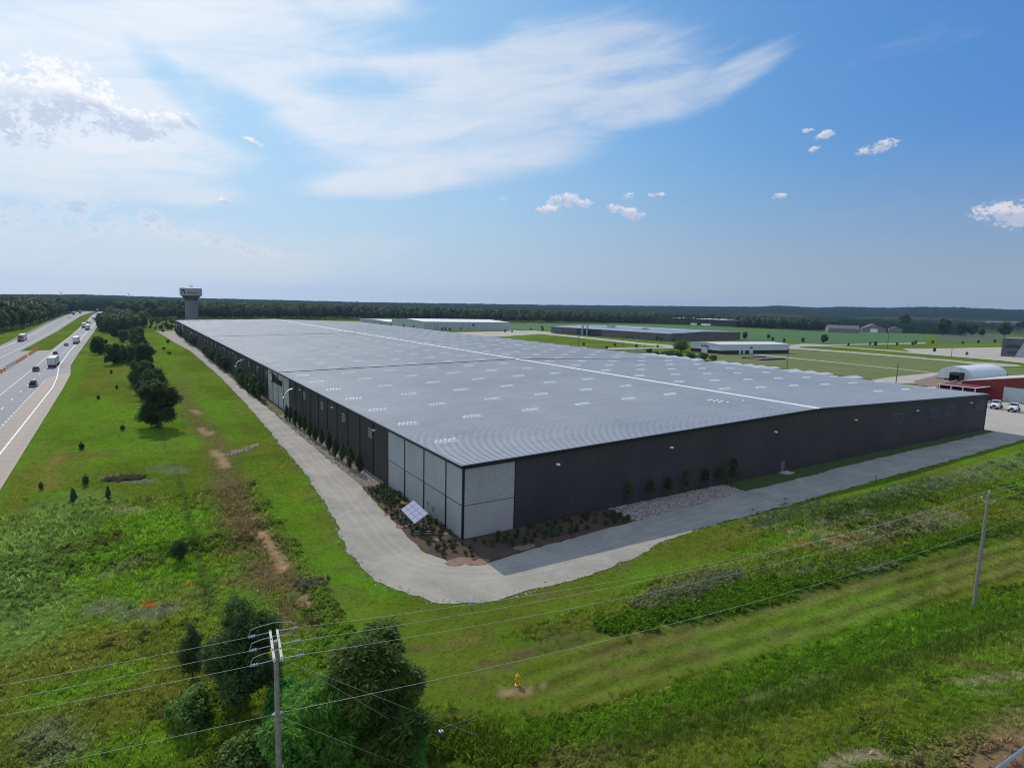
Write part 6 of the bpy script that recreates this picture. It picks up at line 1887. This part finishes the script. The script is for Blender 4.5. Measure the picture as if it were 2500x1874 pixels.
def grass():
    r = np.random.default_rng(77)
    def area(x0, x1, y0, y1, dens):
        n = int((x1-x0)*(y1-y0)*dens); return np.c_[r.uniform(x0, x1, n), r.uniform(y0, y1, n)]
    P_ = np.concatenate([area(-50, 45, -75, -5, 11.0), area(45, 90, -75, -10, 6.0), area(90, 190, -80, -11, 2.6), area(-55.8, -5, -5, 60, 6.0), area(-55.9, -8, 60, 140, 3.0), area(-56.4, -8, 140, 330, 1.2), area(-59, -7, 330, 620, .35)])
    x, y = P_[:, 0], P_[:, 1]
    # keep the paved parts clear
    gp_ = GRAVEL; ins = np.zeros(len(P_), bool)
    for (x1, y1), (x2, y2) in zip(gp_, gp_[1:]+gp_[:1]):
        ins ^= ((y1 > y) != (y2 > y)) & (x < (x2-x1)*(y-y1)/(y2-y1+1e-12)+x1)
    ins |= (x > -6.5) & (y > -9)
    # camera frustum only, with a margin
    d = np.c_[x, y, np.zeros(len(x))]-CAM; zc = d@FW; pxx = 1250+F_PX*(d@RT2)/zc; pyy = 937-F_PX*(d@UP2)/zc
    ok = (~ins) & (zc > 5) & (pxx > -300) & (pxx < 2800) & (pyy < 2300)
    P_ = P_[ok]; x, y = P_[:, 0], P_[:, 1]
    c = cover(x, y)
    bright = c.sum(1)
    # mowed ground: drive side lawn, strip at the lower middle
    lawn = ((x > -22) & (y > -20) & (y < 620)) | ((seg_dist(x, y, g2([(1000, 1600), (1300, 1650), (1700, 1570), (2100, 1450), (2500, 1350)])) < 5.5)) | ((y > -23+0.0*x) & (x < 30)) | ((y > -17.5) & (x > 20))
    lawn &= ~((x < -17) & (y < 40) & (x < -20))
    tall = ~lawn
    keep = np.where(lawn, r.random(len(x)) < .55, True)
    dirt = (c[:, 0] > .2) & (c[:, 1] < c[:, 0])
    keep &= np.where(dirt, r.random(len(x)) < .12, True)
    P_, c, tall, x, y = P_[keep], c[keep], tall[keep], x[keep], y[keep]
    n = len(P_)
    patch = fbm(x, y, 7, 4)
    idx = np.where(tall, np.where(patch > .60, r.choice([2, 3], n), r.choice([0, 1, 4], n, p=[.45, .35, .2])), 5)
    dist = np.hypot(x-CAM[0], y-CAM[1])
    s = (.6+.7*r.random(n))*np.clip(dist/70, .8, 1.35)*np.where(tall, .55+.55*patch, .8)
    tint = c*(1.0+1.1*r.random(n))[:, None]*np.where(tall, 1.5, 1.35)[:, None]
    dry = r.random(n) < .035+.09*(fbm(x+40, y+9, 4, 2) > .6)
    tint[dry] = np.array((.22, .19, .08))*(.6+.6*r.random(dry.sum()))[:, None]
    fl = (r.random(n) < .0012) & tall; tint[fl] = (.42, .42, .34); s[fl] *= .35; idx[fl] = 2
    rot = np.zeros((n, 3)); rot[:, 2] = r.uniform(0, 6.28, n); rot[:, :2] = r.normal(size=(n, 2))*.12
    scatter('grass', np.c_[P_, height(x, y)-.02], rot, np.stack([s, s, s*r.uniform(.7, 1.2, n)], -1), TUFTS, idx, tint)
    print('grass plants', n)


grass()


# thicker weeds: ditch banks and rough mounds
def thicket():
    r = np.random.default_rng(78); pts = []; tn = []; sc = []; ix = []
    def along(pix, wid, n, colr, s0, s1, kinds):
        P_ = [GT(a, b)[:2] for a, b in pix]
        seg = [(np.array(a), np.array(b)) for a, b in zip(P_[:-1], P_[1:])]; Ls = np.array([np.linalg.norm(b-a) for a, b in seg])
        for _ in range(n):
            a, b = seg[r.choice(len(seg), p=Ls/Ls.sum())]; q = a+(b-a)*r.random()+r.normal(size=2)*wid*.5
            pts.append((q[0], q[1], float(height(q[0], q[1]))-.03)); s = r.uniform(s0, s1); sc.append((s, s, s*r.uniform(.7, 1.1)))
            tn.append(np.array(colr)*r.uniform(.9, 1.9)); ix.append(r.choice(kinds))
    along([(1480, 1530), (1700, 1485), (1950, 1425), (2250, 1335), (2500, 1275)], 1.6, 2600, C_LUSH*1.05, .9, 1.5, [2, 3])
    along([(1870, 1285), (1990, 1245), (2150, 1215), (2300, 1175)], 3.6, 2200, C_GREYW*np.array((.9, 1.25, .7)), .6, 1.0, [2, 3, 4])
    along([(2000, 1270), (2120, 1250), (2250, 1200)], 3.0, 900, C_DKG*1.6, .9, 1.6, [2, 3])
    along([(1740, 1475), (1830, 1455), (1900, 1440)], 2.0, 900, np.array((.105, .20, .012)), .8, 1.3, [2, 3])
    along([(1560, 1480), (1700, 1435), (1800, 1400)], 1.4, 600, np.array((.19, .21, .09)), .9, 1.5, [2, 3])
    along([(2030, 1400), (2170, 1375)], 1.2, 300, np.array((.19, .21, .09)), .9, 1.4, [2, 3])
    along([(1250, 1810), (1500, 1765), (1750, 1690), (2050, 1600), (2300, 1520), (2500, 1455)], 2.6, 4600, C_LUSH*1.15, .6, 1.1, [0, 1, 4, 3])
    along([(1500, 1830), (1800, 1760), (2100, 1660), (2500, 1520)], 2.0, 1500, np.array((.085, .135, .014)), .6, 1.1, [0, 1, 4])
    along([(270, 1170), (340, 1165)], 1.6, 380, np.array((.13, .11, .06)), .6, 1.1, [2, 3])
    along([(20, 1480), (80, 1380), (150, 1290), (220, 1230)], 5.0, 2600, C_SAGE*1.2, .5, .95, [2, 3, 0])
    along([(352, 1475), (372, 1477)], .35, 26, np.array((.75, .16, .02)), .35, .55, [2])
    along([(386, 1475), (394, 1474)], .25, 14, np.array((.75, .16, .02)), .35, .5, [2])
    along([(460, 1427), (470, 1426)], .2, 8, np.array((.75, .2, .03)), .3, .4, [2])
    along([(740, 1430), (780, 1420)], 1.0, 160, np.array((.16, .16, .09)), .8, 1.2, [2, 3])
    along([(560, 905), (590, 940), (650, 990)], .8, 350, np.array((.09, .08, .03)), .8, 1.3, [2, 3])
    along([(1100, 1800), (1180, 1820), (1250, 1860)], 1.6, 500, C_LAWN*1.2, .9, 1.5, [3, 4])
    n = len(pts); rot = np.zeros((n, 3)); rot[:, 2] = r.uniform(0, 6.28, n)
    scatter('weeds', np.array(pts), rot, np.array(sc), TUFTS, ix, np.array(tn))


thicket()
# coarse stones along the drive and in the stone strip
def stones():
    r = np.random.default_rng(79); pr = []
    for k in range(3):
        m = MB(); q = np.random.default_rng(k)
        rings = [(0.02, -.3), (.8, -.1), (1.0, .25), (.6, .6), (.05, .75)]
        seg = 6; v = []; f = []
        for rr, z in rings: v += [((rr*(.8+.4*q.random()))*math.cos(6.283*j/seg), (rr*(.8+.4*q.random()))*math.sin(6.283*j/seg), z) for j in range(seg)]
        for a in range(4): f += [(a*seg+j, a*seg+(j+1) % seg, (a+1)*seg+(j+1) % seg, (a+1)*seg+j) for j in range(seg)]
        m.add(v, f); pr.append(m.mesh('stone%d' % k, M_STONE))
    pts = []; s = []; t = []
    for _ in range(5200):
        x = r.uniform(26.6, 55.2); y = -r.random()*(6.1-(x-26.6)*.045)-.1
        pts.append((x, y, .03)); s.append(r.uniform(.07, .17)); t.append(np.array((.30, .26, .24))*r.uniform(.5, 1.5))
    P_ = GRAVEL[2:20]
    for (a, b_) in zip(P_[:-1], P_[1:]):
        Lx = math.dist(a, b_)
        for _ in range(int(Lx*7 if Lx < 40 else 220)):
            u = r.random(); q = np.array(a)+(np.array(b_)-np.array(a))*u+r.normal(size=2)*.5
            pts.append((q[0], q[1], .0)); s.append(r.uniform(.04, .13)); k = r.random()
            t.append(np.array((.36, .33, .28))*r.uniform(.6, 1.3) if k < .85 else np.array((.10, .13, .03)))
    for _ in range(2500):
        y = r.uniform(29.5, 100); x = -r.random()*4.0-.1
        pts.append((x, y, .02)); s.append(r.uniform(.06, .16)); t.append(np.array((.28, .23, .19))*r.uniform(.4, 1.4))
    for _ in range(150):
        u = r.random()*3; k_ = int(u); q_ = [GT(556, 1112), GT(580, 1106), GT(602, 1098), GT(622, 1090)]
        q = q_[k_]+(q_[min(k_+1, 3)]-q_[k_])*(u-k_)+np.append(r.normal(size=2)*.45, 0)
        pts.append((q[0], q[1], q[2]+.05)); s.append(r.uniform(.1, .3)); t.append(np.array((.33, .31, .29))*r.uniform(.5, 1.3))
    s = np.array(s)
    n = len(pts); rot = r.uniform(0, 6.28, (n, 3))
    scatter('stones', np.array(pts), rot, np.stack([s, s, s], -1), pr, r.integers(0, 3, n), np.array(t))


stones()

# ------------------------------------------------------------------ air
HAZE = True
if HAZE:
    m = MB(); m.box(-7000, 9000, -1200, 8800, -24, 34 if False else 200)
    hm = bpy.data.materials.new('haze'); hm.use_nodes = True; nt = hm.node_tree; nt.nodes.clear()
    out = nt.nodes.new('ShaderNodeOutputMaterial'); pv = nt.nodes.new('ShaderNodeVolumePrincipled')
    pv.inputs['Color'].default_value = (.42, .58, .95, 1); pv.inputs['Density'].default_value = 0.00005; pv.inputs['Anisotropy'].default_value = 0.2
    nt.links.new(pv.outputs[0], out.inputs['Volume'])
    hz = m.build('haze', hm); hz['kind'] = 'stuff'
